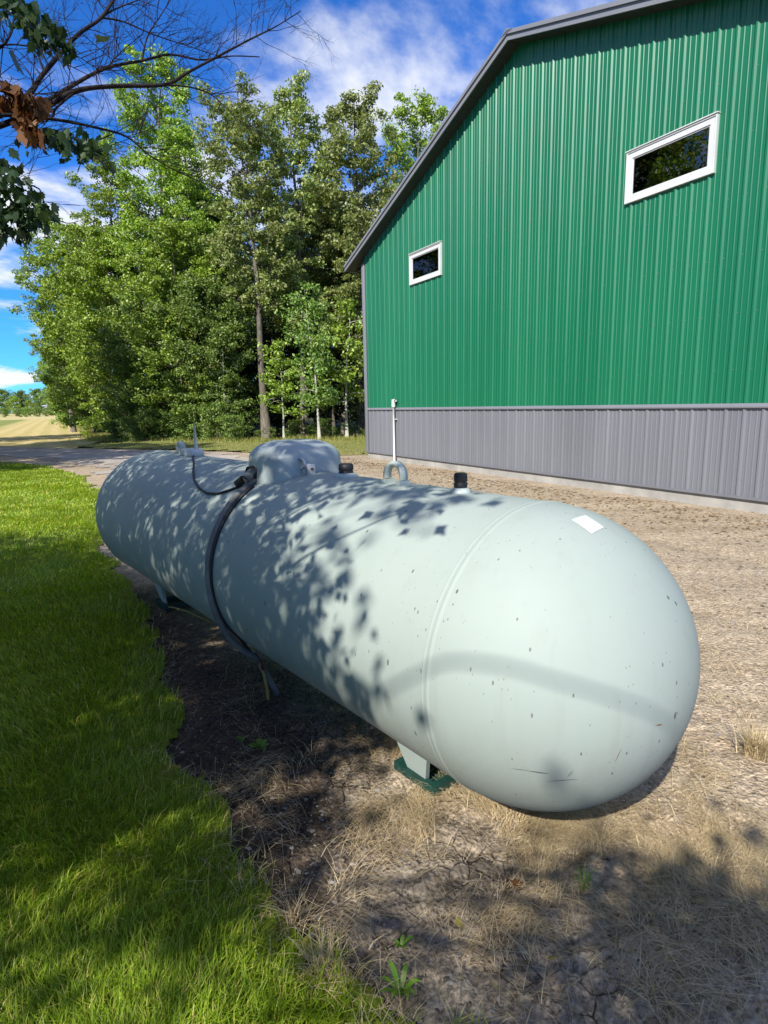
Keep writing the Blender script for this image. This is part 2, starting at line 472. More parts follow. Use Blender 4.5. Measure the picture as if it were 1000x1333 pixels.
flat_sheet('ground', [(-3500, -3500), (3500, -3500), (3500, 3500), (-3500, 3500)], M['ground'], -0.10)
polar_sheet('dirt_yard', YARD, M['dirt'], 0.0, 0.35, 45, 1.0075, 0.25)
polar_sheet('lawn', LAWN, M['lawn'], 0.014, 0.35, 48, 1.012, 0.4, True, 0.34)
polar_sheet('gravel_drive', DRIVE_TRACK, M['drive'], 0.012, 9, 60, 1.015, 0.4, True, 2.6)
flat_sheet('stubble_field', [(-13.5, 26), (-15.5, 33.5), (-100, 195), (-330, 640), (-900, 640), (-900, 80), (-38, 40)], M['field'], -0.05, (-15.5, 33.5))
polar_sheet('grass_verge', STRIP, M['strip'], 0.01, 17, 36, 1.02, 0.6, False, 1.5)
flat_sheet('woodland_floor', WOOD, M['floor'], -0.03)

# ------------------------------------------------------------------ barn
K = 1.17
BX, BY = -0.447, 17.787
Z0 = 0.183                    # bottom of the siding
Z1 = Z0 + 1.067 * K           # top of the wainscot
OV = 0.304                    # gable overhang
EZ, RZ, RS = 5.385, 8.012, 6.39            # fascia foot at the eave, at the ridge; ridge position
ES = -0.585
SLL = (RZ - EZ) / (RS - ES); SLR = 0.335
RE = RS + (RZ - EZ) / SLR     # right eave
WL, WR = 0.0, RE - 0.6        # wall corners
DEP = 22.0
def roof_z(s):
    return np.where(s < RS, RZ - (RS - s) * SLL, RZ - (s - RS) * SLR)

def mat_metal(name, c, rough, streak=0.1, spec=0.5):
    k = NT(name); v = k.coord('Object', (1, 1, 0.12))
    f = k.noise(v, 1.3, 5, 0.6); g = k.noise(k.coord('Object'), 90, 3, 0.6); w = k.noise(k.coord('Object'), 0.5, 3, 0.5)
    cc = k.mix(k.rng(f, 0.3, 0.7), tuple(x * (1 - streak) for x in c), tuple(x * (1 + streak) for x in c))
    dust = k.rng(k.noise(k.coord('Object', (1, 1, 0.3)), 3.0, 5, 0.7), 0.6, 0.85, 0, 0.04)
    cc = k.mix(dust, cc, (0.5, 0.47, 0.42))
    nm = k.bump(w, 0.25, 0.03); nm = k.bump(g, 0.06, 0.004, nm)
    return k.done(k.bsdf(cc, k.rng(f, 0.3, 0.7, rough * 0.85, rough * 1.15), 0, spec, nm))
M['green'] = mat_metal('green_steel', (0.0007916, 0.1188, 0.05067), 0.42, 0.1, 0.58)
M['grey'] = mat_metal('grey_steel', (0.1465, 0.1504, 0.1647), 0.40)
M['greytrim'] = mat_metal('grey_trim', (0.1702, 0.1742, 0.1939), 0.42, 0.05)
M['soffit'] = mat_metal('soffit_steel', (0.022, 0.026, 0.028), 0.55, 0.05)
M['roof'] = mat_metal('roof_steel', (0.20, 0.20, 0.225), 0.4)
M['concrete'] = plain('concrete', (0.3064, 0.2937, 0.2639), 0.9, 0, 0.2, 0.22, 2.5, 0.35)
M['white'] = plain('white_vinyl', (0.5225, 0.5225, 0.5146), 0.4, 0, 0.5, 0.04, 3)
M['wood'] = plain('pine_jamb', (0.48, 0.32, 0.15), 0.6, 0, 0.4, 0.2, 9)
M['inside'] = plain('barn_inside', (0.05, 0.05, 0.05), 0.9, 0, 0.2, 0.2, 1)
def mat_glass():
    k = NT('window_glass')
    tr = k.n('ShaderNodeBsdfTransparent'); tr.inputs[0].default_value = (0.82, 0.86, 0.84, 1)
    gl = k.n('ShaderNodeBsdfGlossy'); gl.inputs['Roughness'].default_value = 0.01
    fr = k.n('ShaderNodeFresnel'); fr.inputs['IOR'].default_value = 1.52
    fac = k.math('MINIMUM', k.math('ADD', k.math('MULTIPLY', fr.outputs[0], 1.0), 0.0), 1.0)
    dust = k.rng(k.noise(k.coord('Object'), 5, 6, 0.75), 0.60, 0.85, 0, 0.05)
    d = k.n('ShaderNodeBsdfDiffuse'); d.inputs[0].default_value = (0.5, 0.5, 0.48, 1)
    m1 = k.n('ShaderNodeMixShader'); k.l(fac, m1.inputs[0]); k.l(tr.outputs[0], m1.inputs[1]); k.l(gl.outputs[0], m1.inputs[2])
    m2 = k.n('ShaderNodeMixShader'); k.l(dust, m2.inputs[0]); k.l(m1.outputs[0], m2.inputs[1]); k.l(d.outputs[0], m2.inputs[2])
    return k.done(m2.outputs[0])
M['glass'] = mat_glass()

barn = empty('barn', (BX, BY, 0), math.atan2(-0.8725, 0.4886))
tag(barn, 'green metal barn with grey wainscot and two small white windows in its gable', 'barn')

WIN = [(2.18 * K, 3.305 * K, Z0 + 3.69 * K, Z0 + 4.268 * K), (7.64 * K, 8.838 * K, Z0 + 3.772 * K, Z0 + 4.366 * K)]
PIT = 0.2527; PH = 0.164 - PIT
def rib_profile(s0, s1):
    """(s, outward) points of the ribbed sheet between s0 and s1"""
    pts = [(s0, 0.0)]
    n0 = int(math.floor((s0 - PH) / PIT)) - 1
    for i in range(n0, n0 + 90):
        c = PH + i * PIT
        if c > s1 + 0.2: break
        pr = [(c - 0.034, 0), (c - 0.011, 0.021), (c + 0.011, 0.021), (c + 0.034, 0)]
        for f in (1 / 3, 2 / 3):
            m = c + PIT * f
            pr += [(m - 0.013, 0), (m - 0.005, 0.0065), (m + 0.005, 0.0065), (m + 0.013, 0)]
        pts += [p for p in pr if s0 + 1e-4 < p[0] < s1 - 1e-4]
    pts.append((s1, 0.0))
    return pts
def panel(name, s0, s1, zb, ztop, mat, holes=()):
    pts = rib_profile(s0, s1)
    cuts = sorted(set([s for h in holes for s in (h[0] + 0.05, h[1] - 0.05) if s0 < s < s1] + ([RS] if s0 < RS < s1 else [])))
    xs = np.array([p[0] for p in pts]); ys = np.array([p[1] for p in pts])
    for c in cuts:
        y = np.interp(c, xs, ys); i = np.searchsorted(xs, c); xs = np.insert(xs, i, c); ys = np.insert(ys, i, y)
    b = MB()
    for i in range(len(xs) - 1):
        a, c = xs[i], xs[i + 1]
        if c - a < 1e-6: continue
        spans = [(zb, None)]
        for h in holes:
            if a >= h[0] + 0.049 and c <= h[1] - 0.049:
                spans = [(zb, h[2] + 0.05), (h[3] - 0.05, None)]
        for lo, hi in spans:
            za = ztop(a) if hi is None else hi; zc = ztop(c) if hi is None else hi
            b.add([(a, -ys[i], lo), (c, -ys[i + 1], lo), (c, -ys[i + 1], zc), (a, -ys[i], za)], [(0, 1, 2, 3)])
    return b.build(name, mat, barn)
PW = 4 * PIT
edges = [WL]
x = PH + 4 * PIT - 0.04
while x < WR - 0.2:
    if x > WL + 0.2: edges.append(x)
    x += PW
edges.append(WR)
for i in range(len(edges) - 1):
    panel('siding_panel', edges[i], edges[i + 1], Z1 + 0.03, lambda s: float(roof_z(np.array(s))) + 0.06, M['green'], WIN)
    panel('wainscot_panel', edges[i], edges[i + 1], Z0 + 0.02, lambda s: Z1 - 0.012, M['grey'])
# rows of screw heads beside the ribs
b = MB()
for zr in (Z0 + 0.25, Z0 + 0.95, Z1 + 0.5, Z1 + 1.25, Z1 + 2.0, Z1 + 2.75, Z1 + 3.5, Z1 + 4.25, Z1 + 5.0, Z1 + 5.75):
    i = 0
    while PH + i * PIT < WR - 0.1:
        c = PH + i * PIT + 0.046; i += 1
        if c < 0.2 or zr > float(roof_z(np.array(c))) - 0.1 or any(h[0] - .05 < c < h[1] + .05 and h[2] - .05 < zr < h[3] + .05 for h in WIN): continue
        a6 = np.arange(6) / 6 * 6.283
        lo_ = [(c + 0.0065 * math.cos(a), -0.0, zr + 0.0065 * math.sin(a)) for a in a6]; hi_ = [(c + 0.006 * math.cos(a), -0.006, zr + 0.006 * math.sin(a)) for a in a6]
        b.prism(lo_, hi_)
o = b.build('screw_heads', M['greytrim'], barn); o['kind'] = 'stuff'
# trims on the gable
b = MB()
b.prism([(WL - 0.012, -0.040, Z1 - 0.018), (WL - 0.012, -0.045, Z1 + 0.0), (WL - 0.012, -0.032, Z1 + 0.045), (WL - 0.012, 0.0, Z1 + 0.045), (WL - 0.012, 0.0, Z1 - 0.018)],
        [(WR, -0.040, Z1 - 0.018), (WR, -0.045, Z1 + 0.0), (WR, -0.032, Z1 + 0.045), (WR, 0.0, Z1 + 0.045), (WR, 0.0, Z1 - 0.018)])
b.build('wainscot_cap_trim', M['greytrim'], barn)
b = MB(); b.box((WL, -0.034, Z0 - 0.012), (WR, 0.02, Z0 + 0.028)); b.build('base_trim', M['grey'], barn)
b = MB(); b.box((WL - 0.045, -0.047, Z0 + 0.0), (WL + 0.105, -0.002, 5.5)); b.box((WL - 0.045, -0.002, Z0), (WL - 0.004, 0.14, 5.5))
bevel(b.build('corner_trim', M['greytrim'], barn), 0.006)
b = MB(); b.box((WR - 0.105, -0.047, Z0), (WR + 0.045, 0.14, 5.5)); b.build('corner_trim', M['greytrim'], barn)
b = MB(); b.box((WL - 0.005, 0.012, -0.3), (WR, 0.25, Z0 - 0.015)); b.box((WL - 0.005, 0.25, -0.3), (WL + 0.25, DEP, Z0 - 0.015))
b.build('foundation', M['concrete'], barn)
# other walls and inside
b = MB(); b.box((WL - 0.002, 0.06, Z0), (WL + 0.12, DEP, 5.45)); b.build('side_wall', M['green'], barn)
b = MB(); b.box((WR - 0.12, 0.06, Z0), (WR, DEP, 5.45)); b.build('side_wall', M['green'], barn)
b = MB(); b.prism([(WL, DEP, Z0), (WR, DEP, Z0), (WR, DEP, 5.5), (RS, DEP, RZ), (WL, DEP, 5.5)], [(WL, DEP + .1, Z0), (WR, DEP + .1, Z0), (WR, DEP + .1, 5.5), (RS, DEP + .1, RZ), (WL, DEP + .1, 5.5)])
b.build('rear_wall', M['green'], barn)
b = MB(); b.box((WL + 0.13, 0.4, 0.0), (WR - 0.13, DEP, 0.02)); b.build('slab', M['concrete'], barn)
# roof slopes, soffit, fascia, rake trim, ridge cap
TH = 0.145
for s0, z0, s1, z1 in ((ES, EZ, RS, RZ), (RS, RZ, RE, EZ)):
    b = MB()
    up = TH
    b.prism([(s0, -OV + 0.03, z0 + 0.06), (s1, -OV + 0.03, z1 + 0.06), (s1, -OV + 0.03, z1 + up), (s0, -OV + 0.03, z0 + up)],
            [(s0, DEP + OV, z0 + 0.06), (s1, DEP + OV, z1 + 0.06), (s1, DEP + OV, z1 + up), (s0, DEP + OV, z0 + up)])
    roof = b.build('roof', M['roof'], barn)
    # standing ribs of the roof sheets
    n = int((DEP + 2 * OV) / 0.9)
    rb = MB()
    nrm_ = 0.02
    rb.prism([(s0, -0.02, z0 + up - .005), (s1, -0.02, z1 + up - .005), (s1, -0.01, z1 + up + nrm_), (s0, -0.01, z0 + up + nrm_)],
             [(s0, 0.02, z0 + up - .005), (s1, 0.02, z1 + up - .005), (s1, 0.01, z1 + up + nrm_), (s0, 0.01, z0 + up + nrm_)])
    rm = rb.mesh('roof_rib')
    for i in range(n):
        o = obj('roof_rib', rm, M['roof'], roof); o.location = (0, 0.1 + i * 0.9, 0)
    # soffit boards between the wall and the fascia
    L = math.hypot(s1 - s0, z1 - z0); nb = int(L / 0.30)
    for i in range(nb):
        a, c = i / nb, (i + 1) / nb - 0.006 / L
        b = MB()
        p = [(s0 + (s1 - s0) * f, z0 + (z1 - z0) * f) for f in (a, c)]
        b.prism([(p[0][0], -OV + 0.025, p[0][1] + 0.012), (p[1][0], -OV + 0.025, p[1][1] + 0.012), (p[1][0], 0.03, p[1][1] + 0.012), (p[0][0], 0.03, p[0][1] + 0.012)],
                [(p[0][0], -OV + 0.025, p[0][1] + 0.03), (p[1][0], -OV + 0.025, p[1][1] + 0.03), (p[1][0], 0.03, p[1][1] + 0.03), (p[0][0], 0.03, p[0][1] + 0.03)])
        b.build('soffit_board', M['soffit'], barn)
    b = MB()
    b.prism([(s0, -OV, z0), (s1, -OV, z1), (s1, -OV, z1 + 0.105), (s0, -OV, z0 + 0.105)],
            [(s0, -OV + 0.024, z0), (s1, -OV + 0.024, z1), (s1, -OV + 0.024, z1 + 0.105), (s0, -OV + 0.024, z0 + 0.105)])
    b.build('fascia', M['greytrim'], barn)
    b = MB()
    b.prism([(s0, -OV - 0.03, z0 + 0.095), (s1, -OV - 0.03, z1 + 0.095), (s1, -OV - 0.03, z1 + 0.160), (s0, -OV - 0.03, z0 + 0.160)],
            [(s0, -OV - 0.003, z0 + 0.095), (s1, -OV - 0.003, z1 + 0.095), (s1, -OV + 0.12, z1 + 0.163), (s0, -OV + 0.12, z0 + 0.163)])
    b.build('rake_trim', M['greytrim'], barn)
# eave fascia and soffit on the long side
b = MB(); b.box((ES - 0.02, -OV, EZ + 0.001), (ES + 0.004, DEP + OV, EZ + 0.125)); b.build('eave_fascia', M['greytrim'], barn)
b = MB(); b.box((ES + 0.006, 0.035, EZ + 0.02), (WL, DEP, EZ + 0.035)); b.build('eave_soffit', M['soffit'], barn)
b = MB()
zz_ = RZ + TH + 0.012
b.prism([(RS - 0.16, -OV - 0.034, zz_ - 0.16 * SLL), (RS, -OV - 0.034, zz_), (RS + 0.16, -OV - 0.034, zz_ - 0.16 * SLR), (RS, -OV - 0.034, zz_ + 0.025)],
        [(RS - 0.16, DEP + OV, zz_ - 0.16 * SLL), (RS, DEP + OV, zz_), (RS + 0.16, DEP + OV, zz_ - 0.16 * SLR), (RS, DEP + OV, zz_ + 0.025)])
b.build('ridge_cap', M['greytrim'], barn)
# windows
for wi, (a, c, lo, hi) in enumerate(WIN):
    w = empty('window'); w.parent = barn
    w['label'] = ('smaller looking window near the barn corner, mirroring sky and leaves', 'dark window high up on the right of the gable')[wi]
    t = 0.080
    b = MB()
    for x0, x1, y0, y1 in ((a, c, lo, lo + t), (a, c, hi - t, hi), (a, a + t, lo + t, hi - t), (c - t, c, lo + t, hi - t)):
        b.box((x0, -0.036, y0), (x1, 0.05, y1))
    b.build('frame', M['white'], w)
    b = MB(); e = 0.022
    for x0, x1, y0, y1 in ((a - e, c + e, lo - e, lo), (a - e, c + e, hi, hi + e), (a - e, a, lo, hi), (c, c + e, lo, hi)):
        b.box((x0, -0.05, y0), (x1, -0.0, y1))
    b.build('trim', M['greytrim'] if False else M['white'], w)
    b = MB(); b.box((a - e - .01, -0.066, hi + e + 0.001), (c + e + .01, 0.0, hi + e + 0.014)); b.build('drip_cap', M['white'], w)
    b = MB(); s_ = 0.018
    for x0, x1, y0, y1 in ((a + t, c - t, lo + t, lo + t + s_), (a + t, c - t, hi - t - s_, hi - t), (a + t, a + t + s_, lo + t + s_, hi - t - s_), (c - t - s_, c - t, lo + t + s_, hi - t - s_)):
        b.box((x0, -0.022, y0), (x1, 0.01, y1))
    b.build('sash', M['white'], w)
    b = MB(); b.box((a + t + s_, -0.012, lo + t + s_), (c - t - s_, -0.006, hi - t - s_)); b.build('pane', M['glass'], w)
    b = MB()
    for x0, x1, y0, y1 in ((a + .06, c - .06, lo + .06, lo + t), (a + .06, c - .06, hi - t, hi - .06), (a + .06, a + t, lo + t, hi - t), (c - t, c - .06, lo + t, hi - t)):
        b.box((x0, 0.055, y0), (x1, 0.20, y1))
    b.build('jamb', M['wood'], w)

# white vent pipe against the wall
pipe = empty('vent_pipe', (BX + 0.4886 * 1.72 - 0.8725 * 0.09, BY - 0.8725 * 1.72 - 0.4886 * 0.09, 0), barn.rotation_euler[2])
tag(pipe, 'slim white plastic pipe standing against the barn near its corner', 'pipe')
b = MB(); b.tube([(0, 0, -0.1), (0, 0, 1.0), (0.004, 0, 1.62)], 0.03, 12); b.build('riser', M['white'], pipe, True)
b = MB(); b.tube([(0, 0, 1.50), (0, 0, 1.70)], 0.052, 14); bevel(b.build('coupling', M['white'], pipe), 0.008)
b = MB(); b.tube([(0.0, 0, 1.66), (0.06, 0, 1.675), (0.11, 0, 1.665)], 0.034, 12); b.build('outlet', M['white'], pipe, True)
b = MB(); b.box((-0.05, 0.03, 1.15), (0.05, 0.088, 1.18)); b.build('clamp', M['white'], pipe)

# ------------------------------------------------------------------ propane tank
R, LEN = 0.52, 3.828
C = np.array([0.5222, 1.9762, 0.694])
A = np.array([-0.62638, 0.77952, 0.0])
tank = empty('gas_tank', (C[0], C[1], 0), math.atan2(A[1], A[0]))      # local x runs to the far end, y to the right(far) side
tag(tank, 'long pale mint gas storage tank with rounded ends lying on the bare soil', 'tank')
CZ = C[2]
def mat_tank():
    k = NT('tank_paint'); v = k.coord('Object')
    big = k.noise(v, 1.6, 4, 0.55); fine = k.noise(v, 30, 5, 0.7)
    c = k.mix(k.rng(big, 0.3, 0.7), (0.272, 0.318, 0.286), (0.296, 0.340, 0.308))
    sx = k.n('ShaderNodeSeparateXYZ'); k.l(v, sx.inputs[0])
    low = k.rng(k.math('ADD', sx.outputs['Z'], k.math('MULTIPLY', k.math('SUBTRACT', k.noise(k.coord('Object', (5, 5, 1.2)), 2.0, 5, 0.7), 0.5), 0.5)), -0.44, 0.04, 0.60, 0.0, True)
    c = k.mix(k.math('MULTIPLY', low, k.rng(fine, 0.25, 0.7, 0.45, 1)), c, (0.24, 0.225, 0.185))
    # rain streaks and dirt
    st = k.rng(k.noise(k.coord('Object', (9, 9, 0.5)), 2.0, 4, 0.6), 0.55, 0.80, 0, 0.22)
    c = k.mix(st, c, (0.22, 0.22, 0.18))
    # little chips and specks, thicker in patches
    dens = k.rng(k.noise(v, 2.3, 3, 0.6), 0.38, 0.62, 0.05, 1.0)
    for sc, th, msk, cl in ((14, 0.075, 0.8, (0.07, 0.07, 0.06)), (30, 0.10, 0.55, (0.11, 0.105, 0.085)), (70, 0.12, 0.34, (0.17, 0.16, 0.13))):
        mpn = k.n('ShaderNodeMapping'); k.l(v, mpn.inputs[0]); mpn.inputs['Rotation'].default_value = (0.4, 0.2 * sc, 0.3); mpn.inputs['Scale'].default_value = (1.3, 1.0, 0.5)
        dist = k.n('ShaderNodeMix', data_type='VECTOR')
        vo = k.n('ShaderNodeTexVoronoi'); k.l(mpn.outputs[0], vo.inputs['Vector']); vo.inputs['Scale'].default_value = sc
        near = k.rng(k.math('ADD', vo.outputs['Distance'], k.math('MULTIPLY', fine, 0.04)), th + 0.015, th + 0.035, 1, 0)
        sel = k.math('LESS_THAN', k.n('ShaderNodeSeparateColor').outputs[0], 1) if False else None
        scn = k.n('ShaderNodeSeparateColor'); k.l(vo.outputs['Color'], scn.inputs[0])
        keep = k.math('LESS_THAN', scn.outputs[0], k.math('MULTIPLY', dens, msk))
        c = k.mix(k.math('MULTIPLY', k.math('MULTIPLY', near, keep), 0.85), c, cl)
    nm = k.bump(k.noise(v, 3.0, 2, 0.5), 0.12, 0.02); nm = k.bump(k.noise(v, 160, 2, 0.5), 0.05, 0.002, nm)
    rg = k.rng(big, 0.3, 0.7, 0.58, 0.68)
    return k.done(k.bsdf(c, rg, 0, 0.25, nm))
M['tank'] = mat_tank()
M['tankpart'] = plain('mint_paint', (0.38, 0.4256, 0.3952), 0.4, 0, 0.5, 0.08, 8)
M['domepaint'] = plain('dome_paint', (0.3235, 0.366, 0.3575), 0.38, 0, 0.5, 0.08, 4)
M['black'] = plain('black_plastic', (0.018, 0.018, 0.018), 0.55, 0, 0.4, 0.3, 20)
M['rubber'] = plain('grey_hose', (0.13, 0.13, 0.125), 0.75, 0, 0.3, 0.3, 12, 0.2)
M['whiteplastic'] = plain('white_plastic', (0.5107, 0.5107, 0.4937), 0.4, 0, 0.5, 0.05, 5)
M['brass'] = plain('old_brass', (0.20, 0.10, 0.06), 0.5, 0.6, 0.5, 0.3, 30)
M['dkgreen'] = plain('green_skid_paint', (0.0056, 0.035, 0.0266), 0.55, 0, 0.4, 0.3, 12, 0.2)
M['yellow'] = plain('yellow_pipe', (0.252, 0.18, 0.036), 0.5, 0, 0.4, 0.15, 12)
M['sticker'] = plain('white_sticker', (0.6129, 0.6214, 0.6384), 0.35, 0, 0.5, 0.03, 10)

prof = []
for i in range(0, 25):
    t = math.pi / 2 * i / 24
    prof.append((R * math.sin(t), -R * math.cos(t)))
prof += [(R, 0.001), (R, LEN * 0.25), (R, LEN * 0.5), (R, LEN * 0.75), (R, LEN)]
for i in range(1, 25):
    t = math.pi / 2 * i / 24
    prof.append((R * math.cos(t), LEN + R * math.sin(t)))
prof[0] = (0.0005, prof[0][1]); prof[-1] = (0.0005, prof[-1][1])
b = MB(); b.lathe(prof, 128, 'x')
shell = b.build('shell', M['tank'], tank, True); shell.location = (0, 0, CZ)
for xs_, w_, h_ in ((0.0, 0.012, 0.0028), (0.022, 0.006, 0.0015), (1.93, 0.012, 0.0014), (LEN, 0.014, 0.003)):
    b = MB(); b.lathe([(R - 0.002, -w_), (R + h_, -w_ * 0.4), (R + h_, w_ * 0.4), (R - 0.002, w_)], 128, 'x')
    o = b.build('weld_seam', M['tank'], tank, True); o.location = (xs_, 0, CZ)

def top_pt(s, off=0.0, h=0.0):
    """local point on the tank skin, off metres to the near (lawn) side measured along y"""
    return (s, off, CZ + math.sqrt(max(R * R - off * off, 0)) + h)
# the camera side of the tank is local +y (left of A)
# filler caps
for s_, name_, wide, tall in ((0.36, 'valve_cap', 0.026, 0.058), (1.12, 'valve_cap', 0.036, 0.058)):
    b = MB(); b.lathe([(0.0, -0.02), (wide * 1.6, -0.02), (wide * 1.6, 0.004), (wide * 1.3, 0.014), (wide * 1.02, 0.018), (0.0, 0.018)], 28)
    o = b.build('valve_collar', M['tankpart'], tank, True); o.location = top_pt(s_)
    b = MB()
    pr = [(0.0, 0.014), (wide * 0.9, 0.014), (wide, 0.02), (wide * 1.02, 0.034), (wide * 0.92, 0.038), (wide * 0.92, 0.041), (wide * 1.02, 0.045), (wide, 0.016 + tall - 0.008), (wide * 0.86, 0.016 + tall), (0, 0.016 + tall)]
    b.lathe(pr, 28)
    cp = b.build(name_, M['black'], tank, True); cp.location = top_pt(s_, 0, 0.0 if s_ < 1 else -0.012)
# lifting lugs: upright steel loops across the tank
def lug(s_, ry=0.066):
    g = empty('lifting_lug'); g.parent = tank; g.location = top_pt(s_)
    ang = np.linspace(-0.18, math.pi + 0.18, 22)
    b = MB()
    v = []
    for a in ang:
        for rr, hw in ((ry, 0.022), (ry - 0.016, 0.022), (ry - 0.016, -0.022), (ry, -0.022)):
            v.append((rr * math.cos(a) * 0.95, hw * 0.8, 0.03 + rr * math.sin(a)))
    q = [(i * 4 + k, i * 4 + (k + 1) % 4, (i + 1) * 4 + (k + 1) % 4, (i + 1) * 4 + k) for i in range(len(ang) - 1) for k in range(4)]
    b.add(v, q); b.build('loop', M['tankpart'], g, True)
    b = MB(); b.box((-0.064, -0.03, -0.012), (-0.036, 0.03, 0.016)); b.build('foot_plate', M['tankpart'], g)
    b = MB(); b.box((0.036, -0.03, -0.012), (0.064, 0.03, 0.016)); b.build('foot_plate', M['tankpart'], g)
lug(0.75); lug(3.30)
# dome lid over the valves
def superdome(L_, W_, H_, n=48, m=14):
    b = MB(); v = []; q = []
    for i in range(m + 1):
        f = i / m
        if f < 0.45: zz0, sc = H_ * 0.62 * (f / 0.45), 1 - 0.05 * f / 0.45
        else:
            t = (f - 0.45) / 0.55 * math.pi / 2
            zz0, sc = H_ * (0.62 + 0.38 * math.sin(t)), 0.95 * (0.30 + 0.70 * math.cos(t)) if i < m else 0.0
        for k in range(n):
            a = k / n * 2 * math.pi; e = 2 / 3.5
            cx = math.copysign(abs(math.cos(a)) ** e, math.cos(a)); sy = math.copysign(abs(math.sin(a)) ** e, math.sin(a))
            v.append((L_ * sc * cx, W_ * sc * sy, zz0))
    for i in range(m):
        for k in range(n):
            q.append((i * n + k, i * n + (k + 1) % n, (i + 1) * n + (k + 1) % n, (i + 1) * n + k))
    b.add(v, q); return b
dome = empty('valve_dome'); dome.parent = tank
DS = 1.60
dome.location = top_pt(DS, 0.0, -0.10)
DL, DW, DH = 0.215, 0.235, 0.262
d = superdome(DL, DW, DH)
# drop the skirt to the curve of the tank
vv = d.v[0]
low = vv[:, 2] < 0.02
vv[low, 2] = np.sqrt(np.maximum(R * R - vv[low, 1] ** 2, 0)) - R + 0.10 + 0.006
d.build('lid', M['domepaint'], dome, True)
b = MB(); b.tube([(0.05, DW - 0.02, 0.09), (0.05, DW + 0.012, 0.085)], 0.048, 16); b.build('pipe_opening', M['black'], dome, True)
for xx in (-0.20, -0.245):
    b = MB(); b.box((xx - 0.012, 0.03, 0.085), (xx + 0.012, 0.075, 0.15)); bevel(b.build('hinge', M['whiteplastic'], dome), 0.006)
b = MB(); b.tube([(-0.18, 0.055, 0.125), (-0.27, 0.055, 0.125)], 0.007, 8); b.build('hinge_pin', M['brass'], dome, True)
b = MB(); b.tube([(-0.20, 0.075, 0.150), (-0.205, 0.095, 0.150)], 0.03, 14); b.build('hasp', M['whiteplastic'], dome, True)

def ring_pts(s_, a0, a1, n, h):
    a = np.radians(np.linspace(a0, a1, n))
    return np.stack([np.full(n, s_), (R + h) * np.sin(a), CZ + (R + h) * np.cos(a)], -1)
# supply hose from the dome over the side of the tank into the soil
hose = empty('supply_hose'); tag(hose, 'thick dark grey hose running from the dome down the near side of the tank', 'hose')
hose.location = tank.location; hose.rotation_euler = tank.rotation_euler
pts = ring_pts(1.60, 24, 150, 34, 0.016)
pts[:, 0] += np.linspace(0.02, -0.03, 34)
pts[18:, 1] += np.linspace(0, 1, 16) ** 1.5 * 0.05
tail = np.array([(1.54, 0.26, 0.10), (1.53, 0.23, 0.02), (1.52, 0.2, -0.08)])
b = MB(); b.tube(np.concatenate([pts, tail]), 0.016, 14); b.build('sleeve', M['rubber'], hose, True)
pts = ring_pts(1.582, 30, 118, 24, 0.008); tail = np.array([(1.57, 0.40, 0.36), (1.57, 0.31, 0.2), (1.57, 0.25, 0.05), (1.57, 0.24, -0.08)])
b = MB(); b.tube(np.concatenate([pts, tail]), 0.009, 10); b.build('thin_line', M['black'], hose, True)
b = MB(); b.tube([(1.62, 0.17, CZ + 0.545), (1.62, 0.215, CZ + 0.535), (1.625, 0.25, CZ + 0.51)], [0.016, 0.018, 0.018], 12); b.build('fitting', M['brass'], hose, True)
b = MB(); b.tube([(1.63, 0.235, CZ + 0.525), (1.625, 0.285, CZ + 0.49)], 0.025, 12); b.build('coupling', M['rubber'], hose, True)
# tank level monitor with antenna and cable
mon = empty('level_monitor'); tag(mon, 'small white level monitor box with antenna on top of the tank', 'monitor')
mon.location = tank.location; mon.rotation_euler = tank.rotation_euler
b = MB(); b.box((2.95, -0.045, CZ + R - 0.006), (3.15, 0.06, CZ + R + 0.05)); bevel(b.build('housing', M['whiteplastic'], mon), 0.012)
b = MB(); b.tube([(2.99, 0.0, CZ + R + 0.04), (2.985, 0.005, CZ + R + 0.11), (2.975, 0.01, CZ + R + 0.235)], [0.014, 0.012, 0.006], 10); b.build('antenna', M['whiteplastic'], mon, True)
cab = []
for s_, a_ in ((2.94, 5), (2.86, 9), (2.64, 18), (2.44, 28), (2.28, 35.5), (2.12, 40.5), (1.97, 42.5), (1.85, 41), (1.75, 36), (1.70, 31)):
    cab.append((s_, (R + 0.007) * math.sin(rad(a_)), CZ + (R + 0.007) * math.cos(rad(a_))))
b = MB(); b.tube(cab, 0.0065, 8); b.build('cable', M['black'], mon, True)
b = MB(); b.tube([(1.72, 0.29, CZ + 0.455), (1.68, 0.27, CZ + 0.485)], 0.022, 10); b.build('cable_clip', M['black'], mon, True)
# sticker on the near head: a patch that follows the sphere
def head_pt(az, el, r=R + 0.0015):
    return (-r * math.cos(el) * math.cos(az), r * math.cos(el) * math.sin(az), CZ + r * math.sin(el))
v = []; q = []
SC = [np.array(p) for p in ((-0.166, 0.052, 0.49), (-0.162, -0.031, 0.493), (-0.232, -0.024, 0.465), (-0.24, 0.056, 0.458))]
for i in range(5):
    for j in range(4):
        f, g = i / 4, j / 3
        p_ = (SC[0] * (1 - f) + SC[1] * f) * (1 - g) + (SC[3] * (1 - f) + SC[2] * f) * g
        p_ = p_ / np.linalg.norm(p_) * (R + 0.0015)
        v.append((p_[0], p_[1], p_[2] + CZ))
for i in range(4):
    for j in range(3):
        q.append((i * 4 + j, i * 4 + j + 1, (i + 1) * 4 + j + 1, (i + 1) * 4 + j))
b = MB(); b.add(v, q); b.build('sticker', M['sticker'], tank, True)
